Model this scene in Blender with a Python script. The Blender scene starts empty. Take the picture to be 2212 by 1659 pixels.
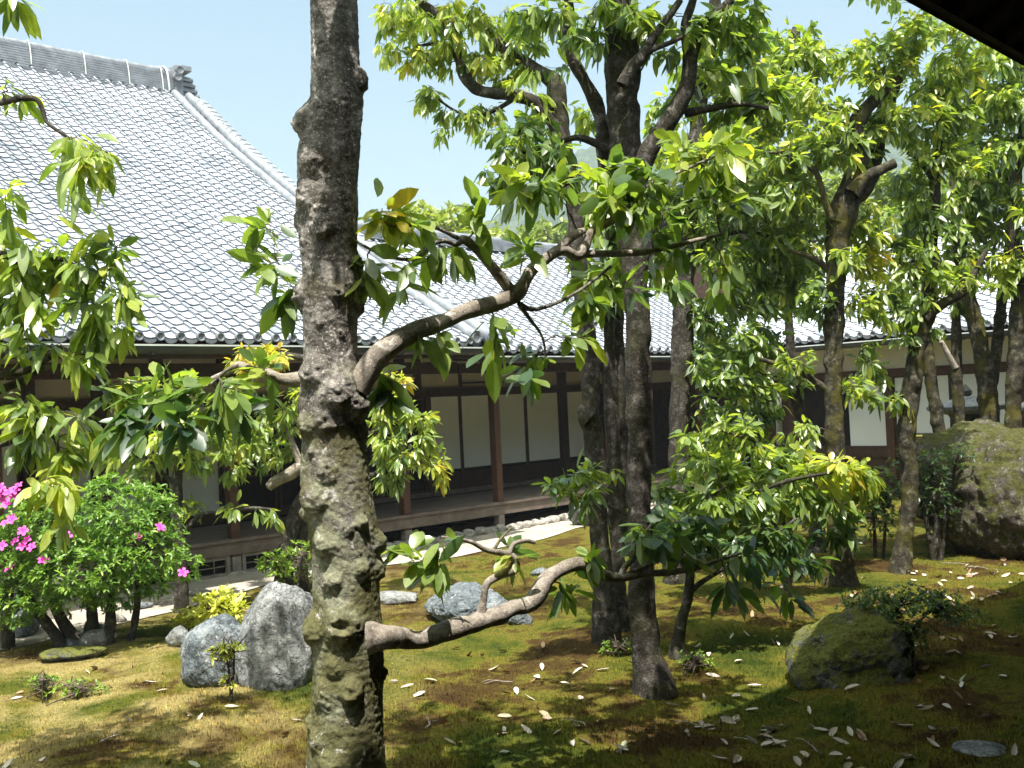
import bpy, math
import numpy as np
from mathutils import Matrix, Vector

# ------------------------------------------------------------------ camera, sky, sun, exposure
S = bpy.context.scene
F = 2200.0                                   # focal length for a 2212 x 1659 picture
ROLL, PITCH, YAW = np.radians([2.68, 1.2, 45.5])
EYE = np.array([0.0, 0.0, 2.1])
_cr, _sr, _cp, _sp = np.cos(ROLL), np.sin(ROLL), np.cos(PITCH), np.sin(PITCH)
FW = np.array([0, _cp, _sp]); _up = np.array([0, -_sp, _cp]); _rt = np.array([1.0, 0, 0])
RT = _cr * _rt - _sr * _up
UP = _sr * _rt + _cr * _up
cam_data = bpy.data.cameras.new('camera')
cam_data.sensor_width = 36.0
cam_data.lens = 36.0 * F / 2212.0
cam_data.clip_start = 0.05
cam_data.clip_end = 3000.0
cam = bpy.data.objects.new('camera', cam_data)
S.collection.objects.link(cam)
m = Matrix.Identity(4)
for i in range(3):
    m[i][0], m[i][1], m[i][2], m[i][3] = RT[i], UP[i], -FW[i], EYE[i]
cam.matrix_world = m
S.camera = cam

SUN_EL = math.radians(68.5)
SUN_H = np.array([-0.06, -1.0]); SUN_H = SUN_H / np.linalg.norm(SUN_H)
SUN = np.array([SUN_H[0] * math.cos(SUN_EL), SUN_H[1] * math.cos(SUN_EL), math.sin(SUN_EL)])
world = bpy.data.worlds.new("World"); S.world = world
world.use_nodes = True
wn = world.node_tree
bg = wn.nodes['Background']
sky = wn.nodes.new('ShaderNodeTexSky')
sky.sky_type = 'NISHITA'; sky.sun_disc = False
sky.sun_elevation = SUN_EL
sky.sun_rotation = math.atan2(SUN_H[0], SUN_H[1])
sky.air_density = 1.1; sky.dust_density = 6.0; sky.ozone_density = 1.0
tint = wn.nodes.new('ShaderNodeMix'); tint.data_type = 'RGBA'; tint.blend_type = 'MULTIPLY'
tint.inputs[0].default_value = 1.0; tint.inputs[7].default_value = (1.60, 1.84, 1.62, 1)   # pale, slightly milky spring sky
wn.links.new(sky.outputs[0], tint.inputs[6]); wn.links.new(tint.outputs[2], bg.inputs[0])
bg.inputs[1].default_value = 0.075
sd = bpy.data.lights.new('sun', 'SUN'); sd.energy = 5.0; sd.angle = math.radians(0.53); sd.color = (1.0, 0.95, 0.87)
so = bpy.data.objects.new('sun', sd); S.collection.objects.link(so)
so.rotation_euler = Vector(SUN).to_track_quat('Z', 'Y').to_euler()
so.location = (0, -20, 60)
S.view_settings.view_transform = 'Standard'
S.view_settings.look = 'None'
S.view_settings.gamma = 1.0
S.view_settings.exposure = 1.15
S.render.engine = 'CYCLES'
S.cycles.use_denoising = True
S.cycles.max_bounces = 8
S.cycles.transparent_max_bounces = 8

# ------------------------------------------------------------------ helpers: rays, noise, meshes
D1 = np.array([np.sin(YAW), np.cos(YAW), 0]); NV = np.array([np.cos(YAW), -np.sin(YAW), 0])
rng = np.random.default_rng(11)

def P3(x, y, d):
    return EYE + d * (FW + (x - 1106) / F * RT - (y - 829.5) / F * UP)

def G(x, y, z=0.0):
    r = P3(x, y, 1.0) - EYE
    return EYE + r * (z - 2.1) / r[2]

def B(p):
    p = np.asarray(p, float)
    return p[..., 0:1] * 0 + np.stack([p @ D1, -(p @ NV), p[..., 2]], -1)

def W(p):                                     # building frame (along the eaves, into the hall, up) -> world
    p = np.asarray(p, float)
    return p[..., 0:1] * D1 - p[..., 1:2] * NV + p[..., 2:3] * np.array([0, 0, 1.0])

def W2(p):                                    # side hall frame: (along its eaves, into it, up)
    p = np.asarray(p, float)
    return p[..., 0:1] * NV + p[..., 1:2] * D1 + p[..., 2:3] * np.array([0, 0, 1.0])

def _h(i, seed):
    n = (i[..., 0].astype(np.int64) * 374761393 + i[..., 1].astype(np.int64) * 668265263 + i[..., 2].astype(np.int64) * 2147483647 + seed * 974634777) & 0xFFFFFFFF
    n = ((n ^ (n >> 13)) * 1274126177) & 0xFFFFFFFF
    n = ((n ^ (n >> 16)) * 2246822519) & 0xFFFFFFFF
    n = n ^ (n >> 15)
    return (n & 0xFFFFFF) / float(0x7FFFFF) - 1.0

def vnoise(P, seed=0):
    P = np.asarray(P, float); i = np.floor(P).astype(np.int64); f = P - i; u = f * f * (3 - 2 * f)
    r = 0
    for dx in (0, 1):
        for dy in (0, 1):
            for dz in (0, 1):
                w = (u[..., 0] if dx else 1 - u[..., 0]) * (u[..., 1] if dy else 1 - u[..., 1]) * (u[..., 2] if dz else 1 - u[..., 2])
                r = r + w * _h(i + np.array([dx, dy, dz]), seed)
    return r

def fbm(P, freq=1.0, octv=4, seed=0):
    r = 0; a = 1.0; P = np.asarray(P, float) * freq
    for k in range(octv):
        r = r + a * vnoise(P + 17.3 * k, seed + k); P = P * 2.03; a *= 0.5
    return r

def smooth01(x):
    x = np.clip(x, 0, 1); return x * x * (3 - 2 * x)

def new_mesh(name, V, faces, mats, fmat=None, smooth=True, attrs=None):
    """faces: list of int arrays (n,k)"""
    me = bpy.data.meshes.new(name)
    V = np.asarray(V, np.float32).reshape(-1, 3)
    faces = [np.asarray(f, np.int32) for f in faces if len(f)]
    nl = sum(f.size for f in faces); nf = sum(len(f) for f in faces)
    me.vertices.add(len(V)); me.loops.add(nl); me.polygons.add(nf)
    me.vertices.foreach_set('co', V.ravel())
    me.loops.foreach_set('vertex_index', np.concatenate([f.ravel() for f in faces]))
    tot = np.concatenate([np.full(len(f), f.shape[1], np.int32) for f in faces])
    st = np.concatenate([[0], np.cumsum(tot)[:-1]]).astype(np.int32)
    me.polygons.foreach_set('loop_start', st)
    if isinstance(smooth, np.ndarray):
        me.polygons.foreach_set('use_smooth', smooth.astype(bool))
    else:
        me.polygons.foreach_set('use_smooth', np.full(nf, bool(smooth)))
    for mt in (mats if isinstance(mats, (list, tuple)) else [mats]):
        me.materials.append(mt)
    if fmat is not None:
        me.polygons.foreach_set('material_index', np.asarray(fmat, np.int32))
    for k, (dom, val) in (attrs or {}).items():
        a = me.attributes.new(k, 'FLOAT', dom); a.data.foreach_set('value', np.asarray(val, np.float32))
    me.update(calc_edges=True); me.validate()
    return me

class MB:
    def __init__(self): self.V = []; self.F = {}; self.n = 0
    def add(self, V, faces):
        V = np.asarray(V, float).reshape(-1, 3); self.V.append(V)
        for f in faces:
            f = np.asarray(f, np.int64)
            if len(f): self.F.setdefault(f.shape[1], []).append(f + self.n)
        self.n += len(V); return self
    def get(self): return np.concatenate(self.V), [np.concatenate(v) for v in self.F.values()]
    def box(self, u0, u1, w0, w1, z0, z1, fr=None):
        c = np.array([[u, w, z] for z in (z0, z1) for w in (w0, w1) for u in (u0, u1)], float)
        c = (fr or W)(c) if fr is not False else c
        f = np.array([[0, 2, 3, 1], [4, 5, 7, 6], [0, 1, 5, 4], [2, 6, 7, 3], [0, 4, 6, 2], [1, 3, 7, 5]])
        return self.add(c, [f])

def bevel_box_mod(o, w=0.006):
    b = o.modifiers.new('bevel', 'BEVEL'); b.width = w; b.segments = 2; b.limit_method = 'ANGLE'

class Thing:
    def __init__(self, name, label, cat, loc=(0, 0, 0), group=None):
        self.o = bpy.data.objects.new(name, None); S.collection.objects.link(self.o)
        self.o.empty_display_size = 0.2
        self.loc = np.array(loc, float); self.o.location = self.loc
        self.o['label'] = label; self.o['category'] = cat
        if group: self.o['group'] = group
    def part(self, name, V, faces, mats, parent=None, bevel=0, **kw):
        me = new_mesh(name, np.asarray(V, float) - self.loc, faces, mats, **kw)
        o = bpy.data.objects.new(name, me); S.collection.objects.link(o)
        o.parent = parent or self.o
        if bevel: bevel_box_mod(o, bevel)
        return o
    def mb(self, name, b, mats, parent=None, bevel=0, smooth=False, **kw):
        V, f = b.get(); return self.part(name, V, f, mats, parent, bevel, smooth=smooth, **kw)
    def box(self, name, mat, u0, u1, w0, w1, z0, z1, parent=None, fr=None, bevel=0.004):
        return self.mb(name, MB().box(u0, u1, w0, w1, z0, z1, fr), mat, parent, bevel)

def single(name, me, loc, label=None, cat=None, group=None, kind=None, rot=None, scale=None):
    o = bpy.data.objects.new(name, me); S.collection.objects.link(o); o.location = loc
    if rot is not None: o.rotation_euler = rot
    if scale is not None: o.scale = scale
    if label: o['label'] = label
    if cat: o['category'] = cat
    if group: o['group'] = group
    if kind: o['kind'] = kind
    return o

def catmull(pts, step):
    """pts (n,k): densify; first three columns are positions"""
    P = np.asarray(pts, float)
    if len(P) < 2: return P
    Q = np.vstack([2 * P[0] - P[1], P, 2 * P[-1] - P[-2]])
    out = []
    for i in range(1, len(Q) - 2):
        n = max(2, int(np.linalg.norm(Q[i + 1, :3] - Q[i, :3]) / step))
        t = np.linspace(0, 1, n, endpoint=False)[:, None]
        a, b, c, d = Q[i - 1], Q[i], Q[i + 1], Q[i + 2]
        out.append(0.5 * (2 * b + (c - a) * t + (2 * a - 5 * b + 4 * c - d) * t ** 2 + (3 * b - a - 3 * c + d) * t ** 3))
    out.append(P[-1:])
    return np.vstack(out)

def frames(P):
    T = np.gradient(P, axis=0); T /= np.linalg.norm(T, axis=1)[:, None] + 1e-9
    N = np.zeros_like(P); up = np.array([0.3, 1, 0.05]) if abs(T[0][1]) < 0.9 else np.array([1.0, 0, 0])
    n = np.cross(T[0], up); n /= np.linalg.norm(n)
    for i in range(len(P)):
        n = n - T[i] * (n @ T[i]); n /= np.linalg.norm(n) + 1e-9; N[i] = n
    return T, N, np.cross(T, N)

def tube(P, R, sides=12, namp=0.0, nfreq=6.0, seed=0, cap=True, lump=0.0):
    P = np.asarray(P, float); R = np.asarray(R, float); T, N, Bn = frames(P)
    a = np.linspace(0, 2 * np.pi, sides, endpoint=False)
    ring = N[:, None] * np.cos(a)[None, :, None] + Bn[:, None] * np.sin(a)[None, :, None]
    V = P[:, None] + ring * R[:, None, None]
    if namp:
        d = fbm(V, nfreq, 3, seed) * namp
        if lump: d = d + lump * np.maximum(0, vnoise(V * 5.0, seed + 9) - 0.25)
        V = P[:, None] + ring * (R[:, None] * (1 + d))[..., None]
    m_ = len(P); idx = np.arange(m_ * sides).reshape(m_, sides)
    q = np.stack([idx[:-1], np.roll(idx[:-1], -1, 1), np.roll(idx[1:], -1, 1), idx[1:]], -1).reshape(-1, 4)
    V = V.reshape(-1, 3); fs = [q]
    if cap:
        V = np.vstack([V, P[-1] + T[-1] * R[-1] * 0.4]); k = len(V) - 1
        l = idx[-1]; fs.append(np.stack([l, np.roll(l, -1), np.full(sides, k)], -1))
    return V, fs

# ------------------------------------------------------------------ materials
def _n(nt, t, **kw):
    n = nt.nodes.new(t)
    for k, v in kw.items(): setattr(n, k, v)
    return n

def ramp(nt, fac, stops, interp='LINEAR'):
    r = _n(nt, 'ShaderNodeValToRGB'); r.color_ramp.interpolation = interp
    e = r.color_ramp.elements
    while len(e) < len(stops): e.new(0.5)
    for k, (p, c) in enumerate(stops):
        e[k].position = p; e[k].color = (c, c, c, 1) if isinstance(c, (int, float)) else (*c, 1)
    nt.links.new(fac, r.inputs[0]); return r.outputs[0]

def noise(nt, vec, scale, detail=5, rough=0.6, dist=0.0):
    n = _n(nt, 'ShaderNodeTexNoise'); n.inputs['Scale'].default_value = scale; n.inputs['Detail'].default_value = detail
    n.inputs['Roughness'].default_value = rough; n.inputs['Distortion'].default_value = dist
    nt.links.new(vec, n.inputs['Vector']); return n.outputs[0]

def mix(nt, fac, a, b, mode='MIX'):
    n = _n(nt, 'ShaderNodeMix', data_type='RGBA', blend_type=mode)
    for s, v in ((n.inputs[0], fac), (n.inputs[6], a), (n.inputs[7], b)):
        if hasattr(v, 'links') or isinstance(v, bpy.types.NodeSocket): nt.links.new(v, s)
        else: s.default_value = v if isinstance(v, (int, float)) else (*v, 1)
    return n.outputs[2]

def mathn(nt, op, a, b=None):
    n = _n(nt, 'ShaderNodeMath', operation=op)
    for k, v in enumerate((a, b)):
        if v is None: continue
        if isinstance(v, bpy.types.NodeSocket): nt.links.new(v, n.inputs[k])
        else: n.inputs[k].default_value = v
    return n.outputs[0]

def base_mat(name, rough=0.8, spec=0.3):
    mt = bpy.data.materials.new(name); mt.use_nodes = True; nt = mt.node_tree
    p = nt.nodes['Principled BSDF']; p.inputs['Roughness'].default_value = rough
    p.inputs['Specular IOR Level'].default_value = spec
    g = _n(nt, 'ShaderNodeNewGeometry')
    return mt, nt, p, g

def bump(nt, p, h, strength=0.5, dist=0.02):
    b = _n(nt, 'ShaderNodeBump'); b.inputs['Strength'].default_value = strength; b.inputs['Distance'].default_value = dist
    nt.links.new(h, b.inputs['Height']); nt.links.new(b.outputs[0], p.inputs['Normal'])

def attr(nt, name):
    a = _n(nt, 'ShaderNodeAttribute'); a.attribute_name = name; return a.outputs['Fac']

def m_simple(name, stops, scale, rough=0.8, spec=0.3, bs=0.3, bd=0.01, detail=6, fine=None):
    mt, nt, p, g = base_mat(name, rough, spec)
    f = noise(nt, g.outputs['Position'], scale, detail)
    c = ramp(nt, f, stops)
    if fine:
        f2 = noise(nt, g.outputs['Position'], fine[0], 3)
        c = mix(nt, 1.0, c, ramp(nt, f2, [(0.3, fine[1]), (0.7, fine[2])]), 'MULTIPLY')
        bump(nt, p, f2, bs, bd)
    else:
        bump(nt, p, f, bs, bd)
    nt.links.new(c, p.inputs['Base Color']); return mt

def m_bark(name, dark, mid, light, moss, moss_amt, lichen_amt, zgrad=None, sage=None):
    mt, nt, p, g = base_mat(name, 0.9, 0.15)
    pos = g.outputs['Position']
    f = noise(nt, pos, 14.0, 8, 0.7)
    c = ramp(nt, f, [(0.3, dark), (0.52, mid), (0.75, light)])
    sp = noise(nt, pos, 95.0, 3, 0.7)
    c = mix(nt, ramp(nt, sp, [(0.56, 0.0), (0.66, lichen_amt)]), c, light)
    if sage:
        s2 = _n(nt, 'ShaderNodeSeparateXYZ'); nt.links.new(pos, s2.inputs[0])
        sz = mathn(nt, 'MULTIPLY', mathn(nt, 'SUBTRACT', 2.1, s2.outputs[2]), 0.24)
        sz = mathn(nt, 'ADD', mathn(nt, 'MAXIMUM', mathn(nt, 'MINIMUM', sz, 0.2), -0.15), noise(nt, pos, 6.0, 6, 0.75))
        c = mix(nt, ramp(nt, sz, [(0.50, 0.0), (0.66, 0.8)]), c, mix(nt, ramp(nt, noise(nt, pos, 40.0, 4), [(0.35, 0.0), (0.62, 1.0)]), tuple(0.4 * q for q in sage), sage))
    mf = noise(nt, pos, 3.2, 6, 0.65)
    if zgrad:
        sep = _n(nt, 'ShaderNodeSeparateXYZ'); nt.links.new(pos, sep.inputs[0])
        zz = mathn(nt, 'MULTIPLY', mathn(nt, 'SUBTRACT', zgrad[0], sep.outputs[2]), zgrad[1])
        zz = mathn(nt, 'MAXIMUM', mathn(nt, 'MINIMUM', zz, 0.35), -0.12)
        mf = mathn(nt, 'ADD', mf, zz)
    mfac = mathn(nt, 'MULTIPLY', ramp(nt, mf, [(0.48, 0.0), (0.62, 1.0)]), moss_amt)
    mcol = mix(nt, ramp(nt, noise(nt, pos, 60.0, 3), [(0.35, 0.0), (0.65, 1.0)]), moss, tuple(0.55 * x for x in moss))
    c = mix(nt, mfac, c, mcol)
    lf = noise(nt, pos, 9.0, 5, 0.7, 0.6)
    c = mix(nt, ramp(nt, lf, [(0.60, 0.0), (0.66, lichen_amt)]), c, tuple(min(1, x * 1.25) for x in light))
    nt.links.new(c, p.inputs['Base Color'])
    hb = mathn(nt, 'ADD', mathn(nt, 'MULTIPLY', noise(nt, pos, 55.0, 6, 0.7), 0.6), f)
    bump(nt, p, hb, 0.9, 0.015)
    return mt

def m_leaf(name, stops, gloss=0.34, trans=0.46, spec=0.75, coat=0.6):
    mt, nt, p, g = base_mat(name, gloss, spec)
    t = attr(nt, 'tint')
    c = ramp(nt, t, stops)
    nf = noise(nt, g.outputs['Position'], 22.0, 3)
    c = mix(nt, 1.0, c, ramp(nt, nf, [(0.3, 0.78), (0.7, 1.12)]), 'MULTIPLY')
    nt.links.new(c, p.inputs['Base Color'])
    p.inputs['Coat Weight'].default_value = coat; p.inputs['Coat Roughness'].default_value = 0.42
    tr = _n(nt, 'ShaderNodeBsdfTranslucent')
    tc = mix(nt, 1.0, c, (1.8, 1.85, 0.6), 'MULTIPLY')
    nt.links.new(tc, tr.inputs['Color'])
    ms = _n(nt, 'ShaderNodeMixShader'); ms.inputs[0].default_value = trans
    nt.links.new(p.outputs[0], ms.inputs[1]); nt.links.new(tr.outputs[0], ms.inputs[2])
    nt.links.new(ms.outputs[0], nt.nodes['Material Output'].inputs['Surface'])
    return mt

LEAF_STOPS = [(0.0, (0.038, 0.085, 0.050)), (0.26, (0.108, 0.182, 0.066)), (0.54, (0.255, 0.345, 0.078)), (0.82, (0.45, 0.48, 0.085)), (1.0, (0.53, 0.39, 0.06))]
M = {}
M['leaf'] = m_leaf('glossy_leaf', LEAF_STOPS)
M['azalea_leaf'] = m_leaf('azalea_leaf', [(0, (0.05, 0.12, 0.02)), (0.5, (0.12, 0.24, 0.03)), (1, (0.30, 0.42, 0.06))], 0.5, 0.3, 0.4)
M['yellow_leaf'] = m_leaf('young_yellow_leaf', [(0, (0.25, 0.30, 0.04)), (0.5, (0.48, 0.50, 0.08)), (1, (0.62, 0.58, 0.14))], 0.5, 0.3, 0.4)
M['far_leaf'] = m_leaf('far_leaf', [(0, (0.14, 0.20, 0.05)), (0.5, (0.30, 0.36, 0.10)), (1, (0.45, 0.46, 0.16))], 0.6, 0.3, 0.2)

M['bark_old'] = m_bark('knotty_bark', (0.045, 0.039, 0.034), (0.155, 0.140, 0.125), (0.52, 0.49, 0.455), (0.115, 0.105, 0.026), 0.75, 0.9, zgrad=(1.9, 0.10), sage=(0.36, 0.37, 0.24))
M['bark_limb'] = m_bark('pale_limb_bark', (0.10, 0.082, 0.068), (0.29, 0.25, 0.21), (0.52, 0.48, 0.43), (0.12, 0.11, 0.04), 0.25, 0.7)
M['bark_dark'] = m_bark('dark_bark', (0.014, 0.012, 0.010), (0.042, 0.036, 0.031), (0.20, 0.185, 0.165), (0.050, 0.052, 0.017), 0.5, 0.6)
M['bark_moss'] = m_bark('mossy_bark', (0.014, 0.012, 0.009), (0.042, 0.037, 0.027), (0.20, 0.19, 0.145), (0.11, 0.10, 0.019), 0.85, 0.5)
M['twig'] = m_simple('twig', [(0.3, (0.05, 0.036, 0.028)), (0.7, (0.13, 0.10, 0.08))], 30, 0.85)

def m_tile():
    mt, nt, p, g = base_mat('grey_roof_tile', 0.42, 0.5)
    t = attr(nt, 'tile')
    c = ramp(nt, t, [(0.0, (0.22, 0.255, 0.30)), (0.06, (0.28, 0.315, 0.36)), (0.16, (0.36, 0.39, 0.44)), (1.0, (0.46, 0.485, 0.53))])
    n1 = noise(nt, g.outputs['Position'], 9.0, 5)
    c = mix(nt, 1.0, c, ramp(nt, n1, [(0.3, 0.82), (0.65, 1.05)]), 'MULTIPLY')
    n2 = noise(nt, g.outputs['Position'], 0.9, 6, 0.7)
    c = mix(nt, 1.0, c, ramp(nt, n2, [(0.34, 0.78), (0.58, 1.06)]), 'MULTIPLY')
    nt.links.new(c, p.inputs['Base Color'])
    return mt
M['tile'] = m_tile()
M['tile_edge'] = m_simple('tile_edge_shade', [(0.3, (0.12, 0.135, 0.165)), (0.7, (0.20, 0.215, 0.25))], 6, 0.8, 0.2)  # shadow lines between tiles, put into a darker colour for lips and steps
M['tile_trim'] = m_simple('roof_trim_tile', [(0.3, (0.13, 0.145, 0.165)), (0.7, (0.27, 0.29, 0.32))], 5, 0.55, 0.4, 0.15)
M['tile_dark'] = m_simple('dark_trim_tile', [(0.3, (0.08, 0.09, 0.105)), (0.7, (0.20, 0.215, 0.235))], 8, 0.6, 0.4, 0.2)
M['gutter'] = m_simple('gutter_metal', [(0.3, (0.035, 0.037, 0.04)), (0.7, (0.06, 0.06, 0.06))], 4, 0.45, 0.5, 0.1)
M['gutter_lip'] = m_simple('gutter_lip_metal', [(0.3, (0.45, 0.50, 0.48)), (0.7, (0.6, 0.63, 0.6))], 4, 0.4, 0.5, 0.1)
M['wood_dark'] = m_simple('dark_stained_wood', [(0.3, (0.028, 0.014, 0.009)), (0.7, (0.085, 0.042, 0.026))], 12, 0.6, 0.35, 0.3, fine=(60, 0.75, 1.1))
M['wood_red'] = m_simple('red_brown_post_wood', [(0.3, (0.055, 0.026, 0.016)), (0.7, (0.125, 0.058, 0.036))], 10, 0.6, 0.35, 0.3, fine=(60, 0.75, 1.1))
M['wood_grey'] = m_simple('weathered_grey_wood', [(0.3, (0.19, 0.165, 0.145)), (0.7, (0.36, 0.32, 0.29))], 7, 0.85, 0.2, 0.3, fine=(70, 0.7, 1.1))
M['wood_board'] = m_simple('veranda_board_wood', [(0.3, (0.11, 0.085, 0.07)), (0.7, (0.21, 0.17, 0.145))], 5, 0.55, 0.35, 0.3, fine=(50, 0.8, 1.1))
M['plaster'] = m_simple('tan_plaster', [(0.3, (0.52, 0.45, 0.37)), (0.7, (0.60, 0.52, 0.44))], 3, 0.95, 0.1, 0.1, fine=(90, 0.92, 1.04))
M['plaster_pale'] = m_simple('pale_plaster', [(0.3, (0.68, 0.66, 0.64)), (0.7, (0.75, 0.73, 0.71))], 3, 0.95, 0.1, 0.1, fine=(90, 0.94, 1.03))
M['paper'] = m_simple('shoji_paper', [(0.3, (0.80, 0.81, 0.82)), (0.7, (0.85, 0.86, 0.87))], 1.5, 0.95, 0.1, 0.05)
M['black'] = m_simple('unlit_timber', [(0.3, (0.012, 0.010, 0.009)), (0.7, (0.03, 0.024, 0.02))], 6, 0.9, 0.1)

def m_rock(name, stops, moss=None, moss_amt=0.0, scale=3.0):
    mt, nt, p, g = base_mat(name, 0.9, 0.2)
    pos = g.outputs['Position']
    f = noise(nt, pos, scale, 9, 0.68, 0.4)
    c = ramp(nt, f, stops)
    f2 = noise(nt, pos, scale * 14, 4, 0.7)
    c = mix(nt, 1.0, c, ramp(nt, f2, [(0.3, 0.72), (0.68, 1.12)]), 'MULTIPLY')
    vo = _n(nt, 'ShaderNodeTexVoronoi'); vo.feature = 'DISTANCE_TO_EDGE'; vo.inputs['Scale'].default_value = scale * 1.5
    vd = _n(nt, 'ShaderNodeVectorMath', operation='ADD'); nz = _n(nt, 'ShaderNodeTexNoise'); nz.inputs['Scale'].default_value = 5.0; nz.inputs['Detail'].default_value = 4
    nt.links.new(pos, nz.inputs['Vector']); nt.links.new(pos, vd.inputs[0]); nt.links.new(nz.outputs['Color'], vd.inputs[1]); nt.links.new(vd.outputs[0], vo.inputs['Vector'])
    crack = ramp(nt, vo.outputs['Distance'], [(0.0, 0.35), (0.035, 1.0)])
    c = mix(nt, 0.75, c, crack, 'MULTIPLY')
    st = _n(nt, 'ShaderNodeMapping'); st.inputs['Scale'].default_value = (9, 9, 1.1); nt.links.new(pos, st.inputs['Vector'])
    c = mix(nt, 1.0, c, ramp(nt, noise(nt, st.outputs[0], 1.0, 6, 0.7), [(0.36, 0.55), (0.60, 1.1)]), 'MULTIPLY')
    f3 = noise(nt, pos, scale * 3.2, 3, 0.6, 1.2)
    c = mix(nt, ramp(nt, f3, [(0.60, 0.0), (0.68, 0.55)]), c, (0.48, 0.47, 0.43))
    if moss:
        sep = _n(nt, 'ShaderNodeSeparateXYZ'); nt.links.new(g.outputs['Normal'], sep.inputs[0])
        mf = mathn(nt, 'ADD', noise(nt, pos, 4.0, 8, 0.78), mathn(nt, 'MULTIPLY', sep.outputs[2], 0.09))
        mm = mathn(nt, 'MULTIPLY', ramp(nt, mf, [(0.47, 0.0), (0.56, 1.0)]), moss_amt)
        mc = mix(nt, ramp(nt, noise(nt, pos, 45, 3), [(0.35, 0.0), (0.7, 1.0)]), moss, tuple(0.5 * x for x in moss))
        c = mix(nt, mm, c, mc)
    nt.links.new(c, p.inputs['Base Color'])
    bump(nt, p, mathn(nt, 'ADD', mathn(nt, 'ADD', f, mathn(nt, 'MULTIPLY', f2, 0.5)), mathn(nt, 'MULTIPLY', crack, 0.4)), 1.0, 0.04)
    return mt
M['rock_pale'] = m_rock('pale_grey_rock', [(0.30, (0.14, 0.15, 0.155)), (0.5, (0.28, 0.29, 0.29)), (0.72, (0.44, 0.44, 0.43))])
M['rock_blue'] = m_rock('blue_grey_rock', [(0.32, (0.09, 0.11, 0.125)), (0.5, (0.19, 0.22, 0.24)), (0.72, (0.36, 0.38, 0.39))])
M['rock_moss'] = m_rock('mossy_boulder_rock', [(0.3, (0.05, 0.044, 0.037)), (0.5, (0.12, 0.104, 0.088)), (0.72, (0.27, 0.245, 0.21))], (0.080, 0.088, 0.016), 0.9)
M['rock_moss2'] = m_rock('moss_streaked_rock', [(0.3, (0.05, 0.053, 0.05)), (0.5, (0.12, 0.125, 0.12)), (0.72, (0.28, 0.28, 0.27))], (0.17, 0.18, 0.028), 0.9, 4)

def moss_color(nt, pos):
    big = noise(nt, pos, 0.9, 5, 0.62, 0.5)
    med = noise(nt, pos, 5.0, 5, 0.7)
    f = mathn(nt, 'ADD', mathn(nt, 'MULTIPLY', big, 0.72), mathn(nt, 'MULTIPLY', med, 0.28))
    c = ramp(nt, f, [(0.36, (0.045, 0.070, 0.010)), (0.45, (0.120, 0.130, 0.018)), (0.50, (0.175, 0.155, 0.026)), (0.55, (0.095, 0.062, 0.018)), (0.66, (0.058, 0.032, 0.013))])
    sep = _n(nt, 'ShaderNodeSeparateXYZ'); nt.links.new(pos, sep.inputs[0])
    dx = mathn(nt, 'MULTIPLY', mathn(nt, 'ADD', sep.outputs[0], 2.3), 0.55)
    dry = mathn(nt, 'SUBTRACT', 1.0, mathn(nt, 'ABSOLUTE', mathn(nt, 'MINIMUM', mathn(nt, 'MAXIMUM', dx, 0.0), 1.0)))
    dryf = mathn(nt, 'MULTIPLY', ramp(nt, noise(nt, pos, 1.6, 4, 0.6), [(0.44, 0.0), (0.60, 0.85)]), dry)
    return mix(nt, dryf, c, (0.40, 0.325, 0.13))

def m_ground():
    mt, nt, p, g = base_mat('moss_lawn', 0.95, 0.1)
    pos = g.outputs['Position']
    c = moss_color(nt, pos)
    fine = noise(nt, pos, 60.0, 4, 0.75)
    c = mix(nt, 1.0, c, ramp(nt, fine, [(0.32, 0.45), (0.66, 1.2)]), 'MULTIPLY')
    nt.links.new(c, p.inputs['Base Color'])
    bump(nt, p, mathn(nt, 'ADD', fine, mathn(nt, 'MULTIPLY', noise(nt, pos, 14.0, 4), 1.5)), 1.0, 0.03)
    return mt
M['moss'] = m_ground()
def m_tuft():
    mt, nt, p, g = base_mat('moss_stems', 0.9, 0.1)
    c = moss_color(nt, g.outputs['Position'])
    c = mix(nt, 1.0, c, ramp(nt, attr(nt, 'tint'), [(0, (0.7, 0.72, 0.6)), (0.5, (1.1, 1.05, 0.9)), (1, (1.75, 1.55, 1.2))]), 'MULTIPLY')
    nt.links.new(c, p.inputs['Base Color'])
    return mt
M['tuft'] = m_tuft()
M['gravel'] = m_simple('pale_gravel', [(0.3, (0.40, 0.35, 0.29)), (0.7, (0.60, 0.55, 0.48))], 2.2, 0.95, 0.1, 0.8, 0.02, fine=(110, 0.55, 1.2))
M['kerb'] = m_rock('pale_kerb_stone', [(0.3, (0.38, 0.35, 0.31)), (0.7, (0.60, 0.57, 0.52))], scale=4)
def m_dry():
    mt, nt, p, g = base_mat('dry_leaf', 0.7, 0.3)
    oi = _n(nt, 'ShaderNodeObjectInfo')
    c = ramp(nt, oi.outputs['Random'], [(0.0, (0.50, 0.44, 0.37)), (0.40, (0.58, 0.52, 0.45)), (0.65, (0.34, 0.22, 0.13)), (0.85, (0.24, 0.13, 0.07)), (1.0, (0.34, 0.36, 0.24))])
    nt.links.new(c, p.inputs['Base Color']); return mt
M['dry_leaf'] = m_dry()
M['petal'] = m_simple('azalea_petal', [(0.3, (0.62, 0.05, 0.36)), (0.7, (0.80, 0.13, 0.52))], 25, 0.6, 0.3, 0.1)
M['lantern'] = m_rock('lantern_granite', [(0.3, (0.30, 0.31, 0.32)), (0.7, (0.50, 0.51, 0.52))], scale=6)
M['bronze'] = m_simple('dark_bronze', [(0.3, (0.03, 0.03, 0.028)), (0.7, (0.08, 0.075, 0.065))], 8, 0.55, 0.4)
M['pipe'] = m_simple('grey_downpipe', [(0.3, (0.34, 0.36, 0.34)), (0.7, (0.46, 0.48, 0.45))], 4, 0.5, 0.4, 0.1)
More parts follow.
